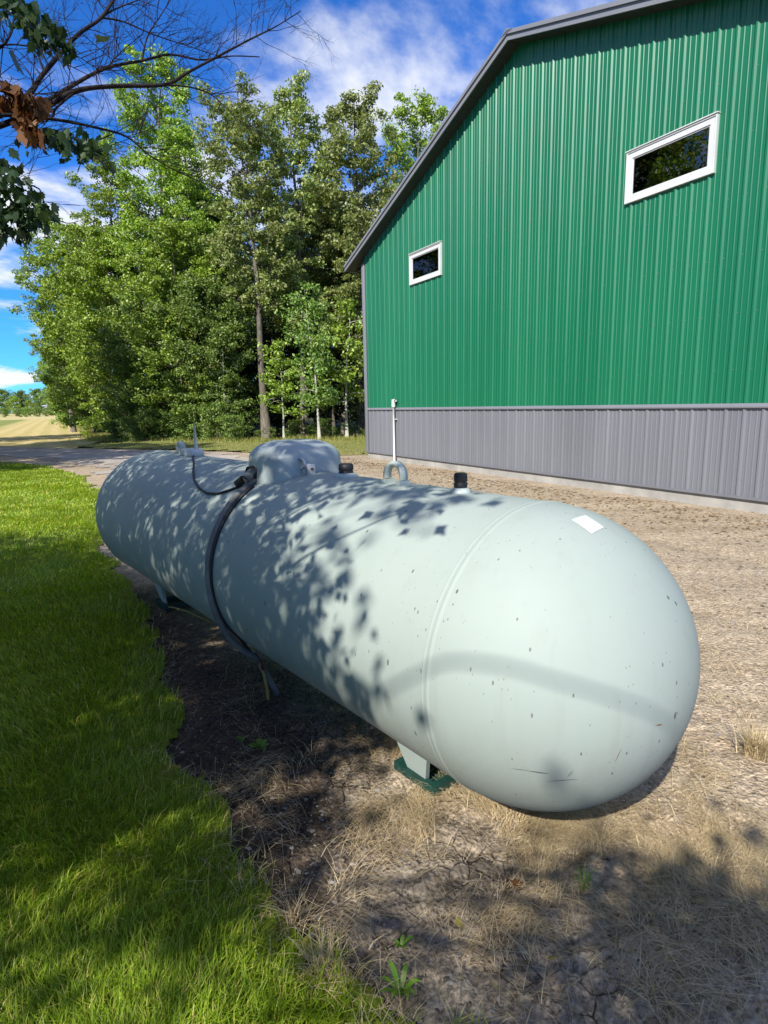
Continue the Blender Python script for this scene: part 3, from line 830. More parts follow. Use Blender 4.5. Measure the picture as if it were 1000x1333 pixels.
# scuffs on the near head
def head_hit(u, v):
    d_ = (u - 500) / FPX * RIGHT + (666.5 - v) / FPX * UP + fw; d_ = d_ / np.linalg.norm(d_)
    oc = C - np.array([0, 0, CAM_H]); b_ = d_ @ oc; t_ = b_ - math.sqrt(max(b_ * b_ - oc @ oc + R * R, 0))
    q_ = d_ * t_ - oc; B_ = np.array([-A[1], A[0], 0]); l_ = np.array([q_ @ A, q_ @ B_, q_[2]])
    l_ = l_ / np.linalg.norm(l_) * (R + 0.0008); return l_ + np.array([0, 0, CZ])
M['scuff'] = plain('scuff', (0.10, 0.10, 0.09), 0.8, 0, 0.2, 0.3, 40)
M['rust'] = plain('rust_mark', (0.20, 0.09, 0.04), 0.8, 0, 0.2, 0.3, 40)
for (u0, v0, u1, v1, wd, mt) in ((686, 1003, 714, 1007, 0.0022, 'scuff'), (712, 1017, 753, 1014, 0.0012, 'scuff'), (665, 1000, 688, 1003, 0.001, 'scuff'), (800, 993, 809, 974, 0.0011, 'rust'), (854, 944, 862, 943, 0.0022, 'rust'), (738, 1012, 746, 1003, 0.0011, 'scuff')):
    n_ = 7; mid_ = [head_hit(u0 + (u1 - u0) * f_, v0 + (v1 - v0) * f_) for f_ in np.linspace(0, 1, n_)]
    mid_ = np.array(mid_); tg_ = norm(np.gradient(mid_, axis=0)); nr_ = norm(mid_ - np.array([0, 0, CZ])); sd_ = np.cross(tg_, nr_)
    ww_ = (wd * np.sin(np.linspace(0.15, 2.9, n_)))[:, None]
    b = MB(); b.add(np.concatenate([mid_ - sd_ * ww_, mid_ + sd_ * ww_]), [(i, i + 1, n_ + i + 1, n_ + i) for i in range(n_ - 1)])
    b.build('scuff_mark', M[mt], tank)
# feet: pairs of steel legs on green skids
for s_ in (0.40, 3.42):
    for sd in (1, -1):
        b = MB()
        y0, y1 = 0.10 * sd, 0.30 * sd
        zt = CZ - math.sqrt(R * R - 0.26 ** 2) + 0.02
        b.prism([(s_ - 0.028, 0.17 * sd, 0.008), (s_ + 0.028, 0.17 * sd, 0.008), (s_ + 0.028, 0.19 * sd, 0.008), (s_ - 0.028, 0.19 * sd, 0.008)],
                [(s_ - 0.11, 0.23 * sd, zt), (s_ + 0.11, 0.23 * sd, zt), (s_ + 0.11, 0.25 * sd, zt), (s_ - 0.11, 0.25 * sd, zt)])
        b.build('leg', M['tank'], tank)
    sk = empty('skid'); sk.parent = tank; sk.location = (s_, 0, 0.058 if s_ < 1 else 0.01)
    b = MB(); b.box((-0.12, -0.225, -0.004), (0.12, 0.225, 0.008)); b.build('plate', M['dkgreen'], sk)
    for xx in (-0.12, 0.09):
        b = MB(); b.box((xx, -0.225, 0.006), (xx + 0.03, 0.225, 0.034)); b.build('rim', M['dkgreen'], sk)
    for yy in (-0.225, 0.195):
        b = MB(); b.box((-0.089, yy, 0.006), (0.089, yy + 0.03, 0.032)); b.build('rim', M['dkgreen'], sk)
# yellow gas riser and line by the tank
ry = empty('gas_riser'); tag(ry, 'short yellow gas pipe bending up out of the soil beside the tank', 'pipe')
ry.location = tank.location; ry.rotation_euler = tank.rotation_euler
b = MB(); b.tube([(1.50, 0.29, -0.05), (1.50, 0.295, 0.06), (1.52, 0.30, 0.15), (1.57, 0.31, 0.22), (1.62, 0.30, 0.27)], 0.009, 10); b.build('pipe', M['yellow'], ry, True)
b = MB(); b.tube([(1.525, 0.30, 0.16), (1.56, 0.308, 0.21)], 0.013, 10); b.build('nut', M['brass'], ry, True)
b = MB(); b.box((1.58, 0.31, 0.25), (1.62, 0.37, 0.255)); b.build('tag', M['whiteplastic'], ry)
yl = MB(); yl.tube([(3.36, 0.20, 0.02), (3.2, 0.19, 0.05), (3.0, 0.15, 0.06), (2.75, 0.08, 0.03)], 0.007, 8)
o = yl.build('yellow_gas_line', M['yellow'], None, True); o.location = tank.location; o.rotation_euler = tank.rotation_euler
tag(o, 'thin yellow line lying on dark soil under the tank behind the hose', 'pipe')

# ------------------------------------------------------------------ vegetation
def blades(name, P, H, W, lean, mat, seg=2, kind='stuff', curl=1.0, az=None):
    """grass blades: P (n,3), H height, W width, lean horizontal reach as a share of the height"""
    n = len(P)
    az = rng.uniform(0, 2 * np.pi, n) if az is None else az
    d = np.stack([np.cos(az), np.sin(az), np.zeros(n)], -1)
    s = np.stack([-np.sin(az), np.cos(az), np.zeros(n)], -1)
    tw = rng.normal(0, 0.5, n)
    s = norm(s * np.cos(tw)[:, None] + d * np.sin(tw)[:, None])
    up = np.array([0, 0, 1.0])
    rows = []
    fr = [0, 0.5, 1.0] if seg == 2 else [0, 0.35, 0.7, 1.0]
    for f in fr:
        c = P + up * (H * (f - 0.35 * curl * lean * f * f))[:, None] + d * (H * lean * f ** 1.8)[:, None]
        w = W * (1 - f ** 1.5) * 0.5
        if f < 1: rows += [c - s * w[:, None], c + s * w[:, None]]
        else: rows += [c]
    m = len(rows)
    V = np.stack(rows, 1).reshape(-1, 3)
    base = np.arange(n) * m
    q = []; t = None
    for k in range(len(fr) - 2):
        q.append(np.stack([base + 2 * k, base + 2 * k + 1, base + 2 * k + 3, base + 2 * k + 2], -1))
    k = len(fr) - 2
    t = np.stack([base + 2 * k, base + 2 * k + 1, base + 2 * k + 2], -1)
    b = MB(); b.add(V, np.concatenate(q), t)
    o = b.build(name, mat)
    if kind: o['kind'] = kind
    return o

def leaves(b, P, Dn, size, asp=0.62, up_bias=0.6, fold=0.12):
    n = len(P)
    nrm = norm(rng.normal(0, 1, (n, 3)) * 0.75 + np.array([0, 0, up_bias]) + Dn * 0.5)
    d = norm(np.cross(nrm, rng.normal(0, 1, (n, 3))))
    d = norm(d + np.array([0, 0, -0.35]))
    s = norm(np.cross(d, nrm)); nn = np.cross(s, d)
    l = size[:, None]; w = l * asp * 0.5
    V = np.stack([P - d * l * 0.5, P + s * w + nn * w * fold * 2, P + d * l * 0.5, P - s * w + nn * w * fold * 2], 1).reshape(-1, 3)
    q = np.arange(n * 4).reshape(n, 4)
    b.add(V, q)

def tree_proto(name, H, W, cb, nb, clump, npc, lsize, barkmat, leafmat_, r0=0.16, rise=(0.5, 1.0), prof_=0, lean=(0, 0), trunks=1, clr=0.5, sprd=1.0):
    root = empty(name)
    tb = MB(); cbm = MB()
    for ti in range(trunks):
        a0 = rng.uniform(0, 6.28)
        ln = np.array([lean[0], lean[1]]) + (np.array([math.cos(a0), math.sin(a0)]) * 0.12 * H if trunks > 1 else 0)
        h_ = H * (1 if ti == 0 else rng.uniform(0.7, 0.95))
        f = np.linspace(0, 1, 9)
        tp = np.stack([ln[0] * f + np.cumsum(rng.normal(0, 0.011 * H, 9)) * f, ln[1] * f + np.cumsum(rng.normal(0, 0.011 * H, 9)) * f, f * h_ * 0.97 - 0.1 * (f == 0)], -1)
        tb.tube(tp, r0 * (1 - f * 0.93) * (1 + 0.5 * np.exp(-f * 25)), 7)
        ga = rng.uniform(0, 6.28)
        for k in range(nb):
            hf = cb + (0.985 - cb) * ((k + rng.uniform(0, 1)) / nb)
            t = (hf - cb) / (1 - cb)
            if prof_ == 0: L = W * (0.55 + 0.9 * t) * (1 - t) ** 0.62 * 1.25      # ovate
            elif prof_ == 1: L = W * (0.60 + 0.55 * t) * (1 - t ** 3) ** 0.8                          # broad, bushy from low down
            else: L = W * (0.5 + 1.3 * t) * (1 - t) ** 0.5                          # open, wide at the top
            L = max(L * rng.uniform(0.65, 1.25), 0.25)
            ga += 2.399 + rng.normal(0, 0.35)
            rs_ = rng.uniform(*rise) * (0.6 + 0.6 * t)
            bp = np.array([np.interp(hf, f, tp[:, j]) for j in range(3)])
            g = np.linspace(0, 1, 5)
            dr = np.array([math.cos(ga), math.sin(ga)])
            pts = np.stack([bp[0] + dr[0] * L * g, bp[1] + dr[1] * L * g, bp[2] + L * rs_ * (g * 0.7 + 0.3 * g ** 2)], -1)
            pts[1:, :] += rng.normal(0, 0.04 * L, (4, 3))
            br = max(r0 * (1 - hf * 0.9) * 0.36, 0.012)
            tb.tube(pts, br * (1 - 0.85 * g), 4, False)
            nc = max(4, int(round(clump * (L / W + 0.25))))
            for c in range(nc):
                q_ = min(1.05, 0.28 + 0.75 * (c + rng.uniform(0, 1)) / nc)
                ctr = np.array([np.interp(q_, g, pts[:, j]) for j in range(3)]) + rng.normal(0, 0.22 * sprd, 3) * L ** 0.5 * np.array([1, 1, 0.75])
                if c % 2 == 0:
                    bpt = np.array([np.interp(max(q_ - 0.2, 0), g, pts[:, j]) for j in range(3)])
                    tb.tube(np.stack([bpt, (bpt + ctr) / 2 + rng.normal(0, 0.04, 3), ctr]), [0.012, 0.009, 0.004], 3, False)
                n = int(npc * rng.uniform(0.6, 1.4))
                rr = clr * rng.uniform(0.65, 1.3)
                off = norm(rng.normal(0, 1, (n, 3))) * (rng.uniform(0, 1, n) ** 0.45)[:, None] * np.array([rr, rr, rr * 0.6])
                P = ctr + off
                leaves(cbm, P, norm(off), lsize * rng.uniform(0.6, 1.3, n))
    tb.build('trunk', barkmat, root, True)
    cbm.build('crown', leafmat_, root)
    return root

def mat_bark(name, c0, c1):
    k = NT(name); v = k.coord('Object', (1, 1, 0.25))
    f = k.noise(v, 14, 5, 0.65)
    return k.done(k.bsdf(k.mix(k.rng(f, 0.35, 0.65), c0, c1), 0.9, 0, 0.2, k.bump(f, 0.7, 0.02)))
M['bark'] = mat_bark('grey_bark', (0.07, 0.06, 0.047), (0.17, 0.15, 0.12))
M['palebark'] = mat_bark('pale_bark', (0.28, 0.27, 0.22), (0.46, 0.44, 0.38))
M['darkbark'] = mat_bark('dark_bark', (0.010, 0.007, 0.007), (0.028, 0.02, 0.018))
M['leaf_bright'] = leafmat('leaf_bright', [(0, (0.09598, 0.1643, 0.01786)), (0.45, (0.1823, 0.281, 0.02902)), (0.8, (0.2976, 0.3923, 0.05022)), (1, (0.4223, 0.4983, 0.1116))])
M['leaf_mid'] = leafmat('leaf_mid', [(0, (0.07198, 0.1378, 0.02232)), (0.5, (0.144, 0.2386, 0.03794)), (1, (0.2879, 0.3817, 0.1004))])
M['leaf_olive'] = leafmat('leaf_olive', [(0, (0.1081, 0.1537, 0.03348)), (0.5, (0.216, 0.2757, 0.06696)), (0.8, (0.3339, 0.3923, 0.1339)), (1, (0.4125, 0.3923, 0.1897))])
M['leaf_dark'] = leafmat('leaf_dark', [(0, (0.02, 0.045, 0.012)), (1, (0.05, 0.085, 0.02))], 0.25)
M['leaf_maple'] = leafmat('leaf_maple', [(0, (0.0099, 0.02475, 0.0054)), (0.7, (0.018, 0.0405, 0.0081)), (1, (0.03375, 0.054, 0.01125))], 0.28)  # leaf colour darkened to stand in for shade from the crown above
M['leaf_dead'] = leafmat('leaf_dead', [(0, (0.084, 0.035, 0.014)), (0.6, (0.154, 0.0735, 0.028)), (1, (0.224, 0.126, 0.056))], 0.3, 0.7, 0.2, 0.0, (1.2, 0.9, 0.6))

PROTO = {
    'poplar': tree_proto('tall_poplar', 20.5, 3.0, 0.08, 62, 9, 66, 0.17, M['bark'], M['leaf_bright'], 0.20, (0.7, 1.3), 0, clr=0.44),
    'poplar2': tree_proto('tall_poplar', 18.5, 2.6, 0.10, 54, 9, 62, 0.16, M['bark'], M['leaf_mid'], 0.18, (0.6, 1.2), 0, clr=0.41),
    'ash': tree_proto('ash_tree', 17.5, 3.1, 0.40, 42, 10, 66, 0.165, M['bark'], M['leaf_olive'], 0.24, (0.4, 1.0), 2, clr=0.41),
    'ash2': tree_proto('ash_tree', 17.0, 2.8, 0.28, 44, 10, 64, 0.165, M['bark'], M['leaf_olive'], 0.2, (0.5, 1.1), 0, clr=0.41),
    'bushy': tree_proto('bushy_tree', 12.0, 3.7, 0.02, 62, 10, 66, 0.165, M['bark'], M['leaf_bright'], 0.15, (0.25, 0.75), 1, clr=0.44),
    'bushy2': tree_proto('bushy_tree', 9.5, 3.3, 0.02, 56, 10, 64, 0.165, M['bark'], M['leaf_mid'], 0.12, (0.2, 0.7), 1, trunks=1, clr=0.44),
    'sapling': tree_proto('sapling', 7.0, 1.5, 0.22, 20, 4, 42, 0.14, M['palebark'], M['leaf_mid'], 0.07, (0.1, 0.5), 0, clr=0.42),
    'sapling2': tree_proto('sapling', 5.2, 1.7, 0.28, 14, 4, 46, 0.15, M['palebark'], M['leaf_bright'], 0.06, (0.0, 0.4), 1, clr=0.42),
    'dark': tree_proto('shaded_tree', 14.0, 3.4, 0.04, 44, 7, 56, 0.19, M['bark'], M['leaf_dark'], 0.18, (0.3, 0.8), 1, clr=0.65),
    'shrub': tree_proto('shrub', 1.7, 1.0, 0.02, 22, 4, 44, 0.10, M['bark'], M['leaf_mid'], 0.03, (0.4, 1.0), 1, clr=0.3),
    'round': tree_proto('far_tree', 10.0, 4.0, 0.08, 40, 6, 42, 0.36, M['bark'], M['leaf_mid'], 0.2, (0.3, 0.8), 1, clr=0.9),
    'yellow': tree_proto('far_tree', 10.0, 3.8, 0.06, 36, 6, 40, 0.36, M['bark'], M['leaf_bright'], 0.2, (0.3, 0.8), 1, clr=0.9),
}
USED = set()
ORD = ['first', 'second', 'third', 'fourth', 'fifth', 'sixth', 'seventh', 'eighth', 'ninth', 'tenth', 'eleventh', 'twelfth', 'thirteenth', 'fourteenth', 'fifteenth', 'sixteenth', 'seventeenth', 'eighteenth', 'nineteenth', 'twentieth']
def plant(kind, name, x, y, sc, label, cat='tree', group=None, sz=None):
    p = PROTO[kind]
    o = p if kind not in USED else copy_tree(p)
    USED.add(kind)
    o.name = name
    o.location = (x, y, -0.03); o.rotation_euler = (0, 0, random.uniform(0, 6.28)); o.scale = (sc, sc, sz or sc)
    tag(o, label, cat, group)
    return o

def ux(u, y):           # sideways place of something seen at column u when y away
    return (u - 500) / FPX * y * 1.02
# front row of the wood, from the barn corner leftwards
F = 'front row trees of the wood'
def uxt(u, y, h):       # the same for a treetop h metres up
    return (u - 500) / FPX * (y * 0.984 - (h - CAM_H) * 0.178)
plant('poplar', 'tall_poplar', uxt(548, 37, 18), 37, 0.93, 'pale green treetop showing above the barn roof slope', 'tree', F)
plant('ash2', 'ash_tree', uxt(470, 31, 16), 31, 0.96, 'olive brown topped tree just left of the barn eave', 'tree', F)
plant('ash', 'ash_tree', uxt(334, 29.5, 15), 29.5, 0.86, 'tall olive ash tree with thick grey trunk behind the tank dome', 'tree', F)
plant('ash2', 'ash_tree', uxt(388, 31.5, 16.5), 31.5, 0.99, 'olive tree with the highest brownish crown right of the thick trunk', 'tree', F)
plant('poplar2', 'tall_poplar', uxt(275, 36, 15), 36, 0.80, 'green tree filling the gap between the ash and the tall bright poplar', 'tree', F)
plant('poplar', 'tall_poplar', uxt(205, 35, 20), 35, 1.0, 'tallest bright green poplar with pointed top left of centre', 'tree', F)
plant('poplar', 'tall_poplar', uxt(150, 37, 16), 37, 0.82, 'bright green tree on the left shoulder of the tallest poplar', 'tree', F)
plant('poplar', 'tall_poplar', uxt(240, 33.5, 16), 33.5, 0.80, 'bright tree on the right shoulder of the tallest poplar', 'tree', F)
plant('bushy', 'bushy_tree', ux(250, 31.5), 31.5, 0.92, 'bushy green tree leafy to the ground above the far tank end', 'tree', F)
plant('bushy', 'bushy_tree', ux(178, 36), 36, 0.98, 'bushy bright tree at the field corner of the wood', 'tree', F)
plant('bushy2', 'bushy_tree', ux(205, 32.5), 32.5, 0.80, 'low dense bushy tree overhanging the pale grass corner', 'tree', F)
plant('bushy', 'bushy_tree', ux(140, 41), 41, 1.15, 'large bushy tree forming the left outline of the wood', 'tree', F)
plant('bushy2', 'bushy_tree', ux(290, 30.5), 30.5, 0.86, 'mid green bushy tree left of the thick grey trunk', 'tree', F)
plant('poplar2', 'tall_poplar', uxt(72, 47, 16), 47, 0.92, 'tree with loose leaves reaching over the field at far left', 'tree', F)
plant('ash2', 'ash_tree', uxt(430, 34, 13), 34, 0.78, 'shorter olive tree in the gap between the two olive crowns', 'tree', F)
plant('sapling', 'sapling', ux(420, 27.5), 27.5, 1.0, 'slender sapling with pale stem near the barn corner', 'sapling', F)
plant('sapling2', 'sapling', ux(455, 28.5), 28.5, 1.25, 'leafy sapling close to the barn corner in front of dark wood', 'sapling', F)
plant('sapling2', 'sapling', ux(375, 28.2), 28.2, 0.9, 'small sapling with lit leaf sprays right of the thick trunk', 'sapling', F)
plant('sapling', 'sapling', ux(303, 29.4), 29.4, 0.80, 'thin sapling left of the thick grey trunk', 'sapling', F)
# the edge of the wood running away along the field
for i, (yy, uu, kk, sc) in enumerate(((49, 136, 'bushy', 1.0), (56, 126, 'poplar2', 0.85), (64, 124, 'bushy', 1.1), (76, 118, 'bushy2', 1.3), (92, 110, 'bushy', 1.2), (112, 106, 'bushy2', 1.5), (140, 102, 'bushy', 1.4))):
    plant(kk, 'edge_tree', ux(uu, yy), yy, sc, '%s nearest tree in the receding edge of the wood along the field' % ORD[i], 'tree', 'trees receding along the field edge')
# shaded trees deeper in the wood
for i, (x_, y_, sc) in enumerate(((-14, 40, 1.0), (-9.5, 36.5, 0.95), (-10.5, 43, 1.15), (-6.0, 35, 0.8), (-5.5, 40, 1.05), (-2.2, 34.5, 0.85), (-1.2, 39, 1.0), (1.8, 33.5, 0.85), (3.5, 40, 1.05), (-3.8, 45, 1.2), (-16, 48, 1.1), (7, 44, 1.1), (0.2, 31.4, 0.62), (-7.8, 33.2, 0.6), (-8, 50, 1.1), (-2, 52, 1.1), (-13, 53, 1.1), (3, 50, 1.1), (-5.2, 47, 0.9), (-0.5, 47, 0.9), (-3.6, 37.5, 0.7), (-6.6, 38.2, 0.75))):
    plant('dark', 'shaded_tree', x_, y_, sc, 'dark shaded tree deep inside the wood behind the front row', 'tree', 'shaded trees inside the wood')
# undergrowth along the foot of the wood
for i in range(20):
    uu = 165 + i * 16.2; yy = 31.5 - 3.2 * min(1, i / 9) + random.uniform(-0.6, 0.9)
    if 315 < uu < 475: yy += 1.5
    plant('shrub', 'undergrowth_shrub', ux(uu, yy), yy, random.uniform(0.45, 1.0) * (0.55 if uu > 315 else 1), '%s undergrowth shrub from the left at the foot of the wood' % ORD[i], 'shrub', 'undergrowth at the foot of the wood')
# far treeline beyond the field
far_list = [(-8, 300, 'round', 1.25), (14, 290, 'round', 1.1), (40, 250, 'yellow', 0.82), (58, 235, 'yellow', 0.62), (28, 320, 'round', 1.35), (50, 330, 'round', 1.3), (70, 320, 'round', 1.35), (88, 300, 'round', 1.2), (-25, 320, 'round', 1.35), (5, 340, 'round', 1.4)]
for i, (uu, yy, kk, sc) in enumerate(sorted(far_list)):
    lab = {40: 'yellow green rounded tree in front of the distant treeline', 58: 'small yellow bush tree standing right in the distant treeline'}.get(uu, 'distant treeline tree across the field, %s from the left' % ORD[i])
    plant(kk, 'far_tree', ux(uu, yy), yy, sc, lab, 'tree', 'distant treeline')
for i, uu in enumerate((2, 12, 26, 44, 52, 66, 78)):
    plant('shrub', 'far_shrub', ux(uu, 215), 215, random.uniform(1.6, 2.3), '%s rounded shrub from the left at the foot of the distant treeline' % ORD[i], 'shrub', 'distant shrubs')
# two yard trees left of the view; their shade falls over the drive and the field
plant('bushy', 'yard_tree', -17.2, 15.0, 0.95, 'yard tree left of the view shading the gravel drive', 'tree')
plant('bushy', 'yard_tree', -22.0, 18.0, 1.2, 'tall yard tree left of the view mirrored in the barn windows', 'tree')
plant('bushy', 'yard_tree', -19.5, 20.5, 1.3, 'tall yard tree left of the view beyond the nearest yard tree', 'tree')
plant('bushy', 'yard_tree', -15.0, 12.0, 1.05, 'nearest yard tree left of the view beside the lawn', 'tree')
plant('bushy', 'yard_tree', -26.5, 28.5, 1.2, 'yard tree left of the view shading a strip of the field', 'tree')

# ------------------------------------------------------------------ the maple over the lawn
LOBES = [(0, -0.5), (0.12, -0.36), (0.30, -0.34), (0.25, -0.20), (0.43, -0.02), (0.29, 0.06), (0.30, 0.24), (0.17, 0.22), (0.0, 0.60),
         (-0.17, 0.22), (-0.30, 0.24), (-0.29, 0.06), (-0.43, -0.02), (-0.25, -0.20), (-0.30, -0.34), (-0.12, -0.36)]
LB = np.array(LOBES)
LB_S = np.array([(0, -0.5), (0.42, -0.08), (0.20, 0.14), (0.0, 0.6), (-0.20, 0.14), (-0.42, -0.08)])
def maple_leaves(b, P, size, droop=0.5, up_bias=0.8, LB=LB):
    n = len(P)
    nrm = norm(rng.normal(0, 0.55, (n, 3)) + np.array([0, 0, up_bias]))
    az = rng.uniform(0, 6.28, n)
    d = norm(np.stack([np.cos(az), np.sin(az), -droop * rng.uniform(0.3, 1.6, n)], -1))
    d = norm(d - nrm * np.sum(d * nrm, 1, keepdims=True) * 0.6)
    s = norm(np.cross(d, nrm)); nn = np.cross(s, d)
    l = size[:, None, None]
    lb = LB[None]
    bend = -(np.abs(lb[..., 0:1]) ** 1.3) * 0.5 * rng.uniform(-0.4, 1.0, n)[:, None, None]
    V = P[:, None] + l * (lb[..., 0:1] * s[:, None] + lb[..., 1:2] * d[:, None] + bend * nn[:, None])
    ctr = P[:, None] + l * (-0.1 * d[:, None])
    V = np.concatenate([V, ctr], 1)
    m = len(LB) + 1
    base = (np.arange(n) * m)[:, None]
    k = np.arange(len(LB)); k2 = (k + 1) % len(LB)
    t = np.stack([base + k, base + k2, np.broadcast_to(base + len(LB), (n, len(LB)))], -1).reshape(-1, 3)
    b.add(V.reshape(-1, 3), None, t)

maple = empty('maple_tree', (0, 0, 0))
tag(maple, 'maple overhanging from the left with leaves coloured dark for shade, withered leaves and bare dead twigs', 'tree')
TX, TY = -6.4, -0.6
tb = MB()
tb.tube([(TX, TY, -0.1), (TX + .05, TY, 0.6), (TX + .1, TY + .05, 1.8), (TX + .2, TY + .1, 3.2), (TX + .2, TY, 5.0), (TX + .1, TY - .2, 7.0), (TX, TY - .3, 8.6)], [0.34, 0.25, 0.22, 0.2, 0.15, 0.09, 0.03], 10)
tb.build('trunk', M['darkbark'], maple, True)
mp_ = lambda P: (P[:, 0] - S[0] / S[2] * P[:, 2], P[:, 1] - S[1] / S[2] * P[:, 2])   # where the shadow of P falls on the ground
def in_view(P, mu=25):
    d = P - np.array([0, 0, CAM_H]); dz = d @ fw
    u = 500 + FPX * (d @ RIGHT) / np.where(dz > 0.05, dz, 1); v = 666.5 - FPX * (d @ UP) / np.where(dz > 0.05, dz, 1)
    return (dz > 0.05) & (u > -mu) & (u < 1000 + mu) & (v > -mu) & (v < 1333 + mu)
# shade cover by where shadows fall: (x, y, half-axis along x, half-axis along y, share)
COVER = [(-4.4, 3.3, 2.7, 3.3, 1.0), (-6.2, 3.0, 3.0, 3.3, 1.0), (-2.5, 4.4, 1.45, 1.7, 1.0), (-1.3, 5.4, 0.95, 1.1, 0.42), (-0.75, 3.8, 0.7, 0.9, 0.55), (-0.35, 4.7, 0.75, 0.75, 0.45),
         (-0.3, 3.55, 0.4, 0.5, 0.75), (0.4, 4.2, 0.38, 0.32, 0.75), (0.75, 3.68, 0.22, 0.2, 0.6), (0.08, 3.3, 0.25, 0.45, 0.42), (0.1, 2.75, 0.22, 0.3, 0.3),
         (-0.75, 2.8, 0.7, 0.65, 1.0), (-1.6, 2.6, 1.2, 1.0, 1.0), (-2.4, 1.3, 1.8, 1.5, 1.0), (-0.8, 1.75, 0.55, 0.35, 0.9), (-5.0, 0.0, 3.5, 2.0, 0.9), (-3.5, -1.2, 3.5, 1.9, 0.9), (-0.6, -0.1, 1.6, 0.9, 0.8),
         (0.98, 1.50, 0.42, 0.33, 1.5), (1.42, 1.72, 0.22, 0.16, 0.8), (0.78, 1.22, 0.42, 0.22, 1.5)]
OPEN = [(0.30, 1.85, 0.45, 0.25), (0.14, 1.58, 0.48, 0.30), (0.98, 1.94, 0.52, 0.33), (-0.45, 1.32, 0.4, 0.12), (0.3, 1.52, 0.24, 0.14), (-1.3, 2.78, 0.45, 0.20), (-1.05, 1.80, 0.38, 0.20), (-0.6, 1.45, 0.40, 0.15), (-0.15, 1.30, 0.34, 0.15), (-1.6, 2.2, 0.3, 0.14), (-1.15, 1.32, 0.4, 0.14), (-2.4, 3.3, 0.45, 0.13), (0.1, 2.1, 0.25, 0.12), (-0.75, 2.05, 0.22, 0.10)]
def cover(gx, gy):
    c = np.zeros(gx.shape)
    wx = gx + (fbm(gx * 1.6, gy * 1.6, 71, 3) - 0.5) * 0.5; wy = gy + (fbm(gx * 1.6, gy * 1.6, 73, 3) - 0.5) * 0.5
    for x, y, a, b_, s in COVER:
        c = np.maximum(c, s * np.clip(1.6 - 1.2 * np.sqrt(((wx - x) / a) ** 2 + ((wy - y) / b_) ** 2), 0, 1))
    for x, y, a, b_ in OPEN:
        c *= np.clip(np.sqrt(((wx - x) / a) ** 2 + ((wy - y) / b_) ** 2) * 2.4 - 1.7, 0.0, 1)
    return c
lv = MB(); tw = MB()
N = 68000
hz = 2.35 + 4.6 * rng.uniform(0, 1, N) ** 2.2
gx = rng.uniform(-9, 2.2, N); gy = rng.uniform(-3.5, 8.5, N)
P = np.stack([gx + S[0] / S[2] * hz, gy + S[1] / S[2] * hz, hz], -1)
rad_ = np.hypot(P[:, 0] - TX, P[:, 1] - TY)
ok = (rng.uniform(0, 1, N) < cover(gx, gy) * 0.56) & ~in_view(P, 150) & (rad_ < 6.4) & (rad_ + 0.9 * np.maximum(hz - 6.0, 0) < 6.4)
cl = P[ok]
for i, c in enumerate(cl):
    n = int(rng.integers(7, 13))
    off = rng.normal(0, 1, (n, 3)) * np.array([0.12, 0.12, 0.06])
    maple_leaves(lv, c + off, rng.uniform(0.045, 0.085, n) * (1.0 if c[2] < 3.6 else 1.35), LB=LB_S)
    if i % 3 == 0:
        base = np.array([TX + .2, TY + .1, max(2.6, c[2] - 0.9)])
        m_ = c + (base - c) * min(0.9 / max(np.linalg.norm(base - c), 0.1), 0.8) + rng.normal(0, 0.05, 3)
        tw.tube(np.stack([m_, (m_ + c) / 2 + rng.normal(0, 0.05, 3), c]), [0.010, 0.008, 0.003], 4, False)
# limbs carrying the shade crown
for k in range(16):
    tgt = cl[rng.integers(0, len(cl))]
    h0 = min(max(2.4, tgt[2] - 1.6), 6.8)
    p0 = np.array([TX + 0.15, TY + 0.05, h0]); g = np.linspace(0, 1, 7)[:, None]
    pts = p0 + (tgt - p0) * g + np.array([0, 0, 0.5]) * np.sin(g * math.pi) + rng.normal(0, 0.06, (7, 3)) * np.sin(g * math.pi)
    if in_view(pts, 10).any(): continue
    tw.tube(pts, 0.075 * (1 - 0.88 * g[:, 0]), 6, False)
print('maple sprays', len(cl))
# hanging leaf sprays seen at the left edge
def spray(list_uv, y, n, spread, size):
    for (u, v) in list_uv:
        c = at(u, v, y + rng.normal(0, 0.15))
        maple_leaves(lv, c + rng.normal(0, 1, (n, 3)) * np.array([spread, spread, spread * 0.6]), size * rng.uniform(0.7, 1.2, n), 2.2, 0.25)
spray([(0, 218), (14, 232), (-10, 250), (10, 262), (28, 262), (0, 282), (20, 285), (38, 288), (-8, 305), (18, 304), (-30, 230), (-35, 280), (-60, 260), (44, 276), (6, 246), (-2, 296), (28, 296)], 3.9, 18, 0.06, 0.075)
spray([(12, 6), (28, 14), (40, 26), (52, 36), (62, 44), (72, 56), (84, 66), (30, 30), (50, 50), (22, 8), (-20, 10), (-40, 40), (60, 58)], 4.1, 13, 0.045, 0.07)
spray([(72, 182), (88, 186), (104, 190), (120, 192), (60, 180), (135, 197), (96, 198), (84, 196), (112, 184), (40, 180)], 4.4, 14, 0.06, 0.075)
lv.build('crown', M['leaf_maple'], maple)
dv = MB()
for (u, v) in [(6, 118), (14, 128), (24, 134), (34, 136), (44, 140), (52, 144), (30, 152), (26, 164), (38, 158), (2, 134), (50, 182), (-14, 120), (-30, 126), (20, 120), (10, 140), (54, 138), (36, 170)]:
    c = at(u, v, 4.2)
    maple_leaves(dv, c + rng.normal(0, 0.02, (4, 3)), rng.uniform(0.10, 0.15, 4), 1.9, 0.1)
dv.build('withered_leaves', M['leaf_dead'], maple)
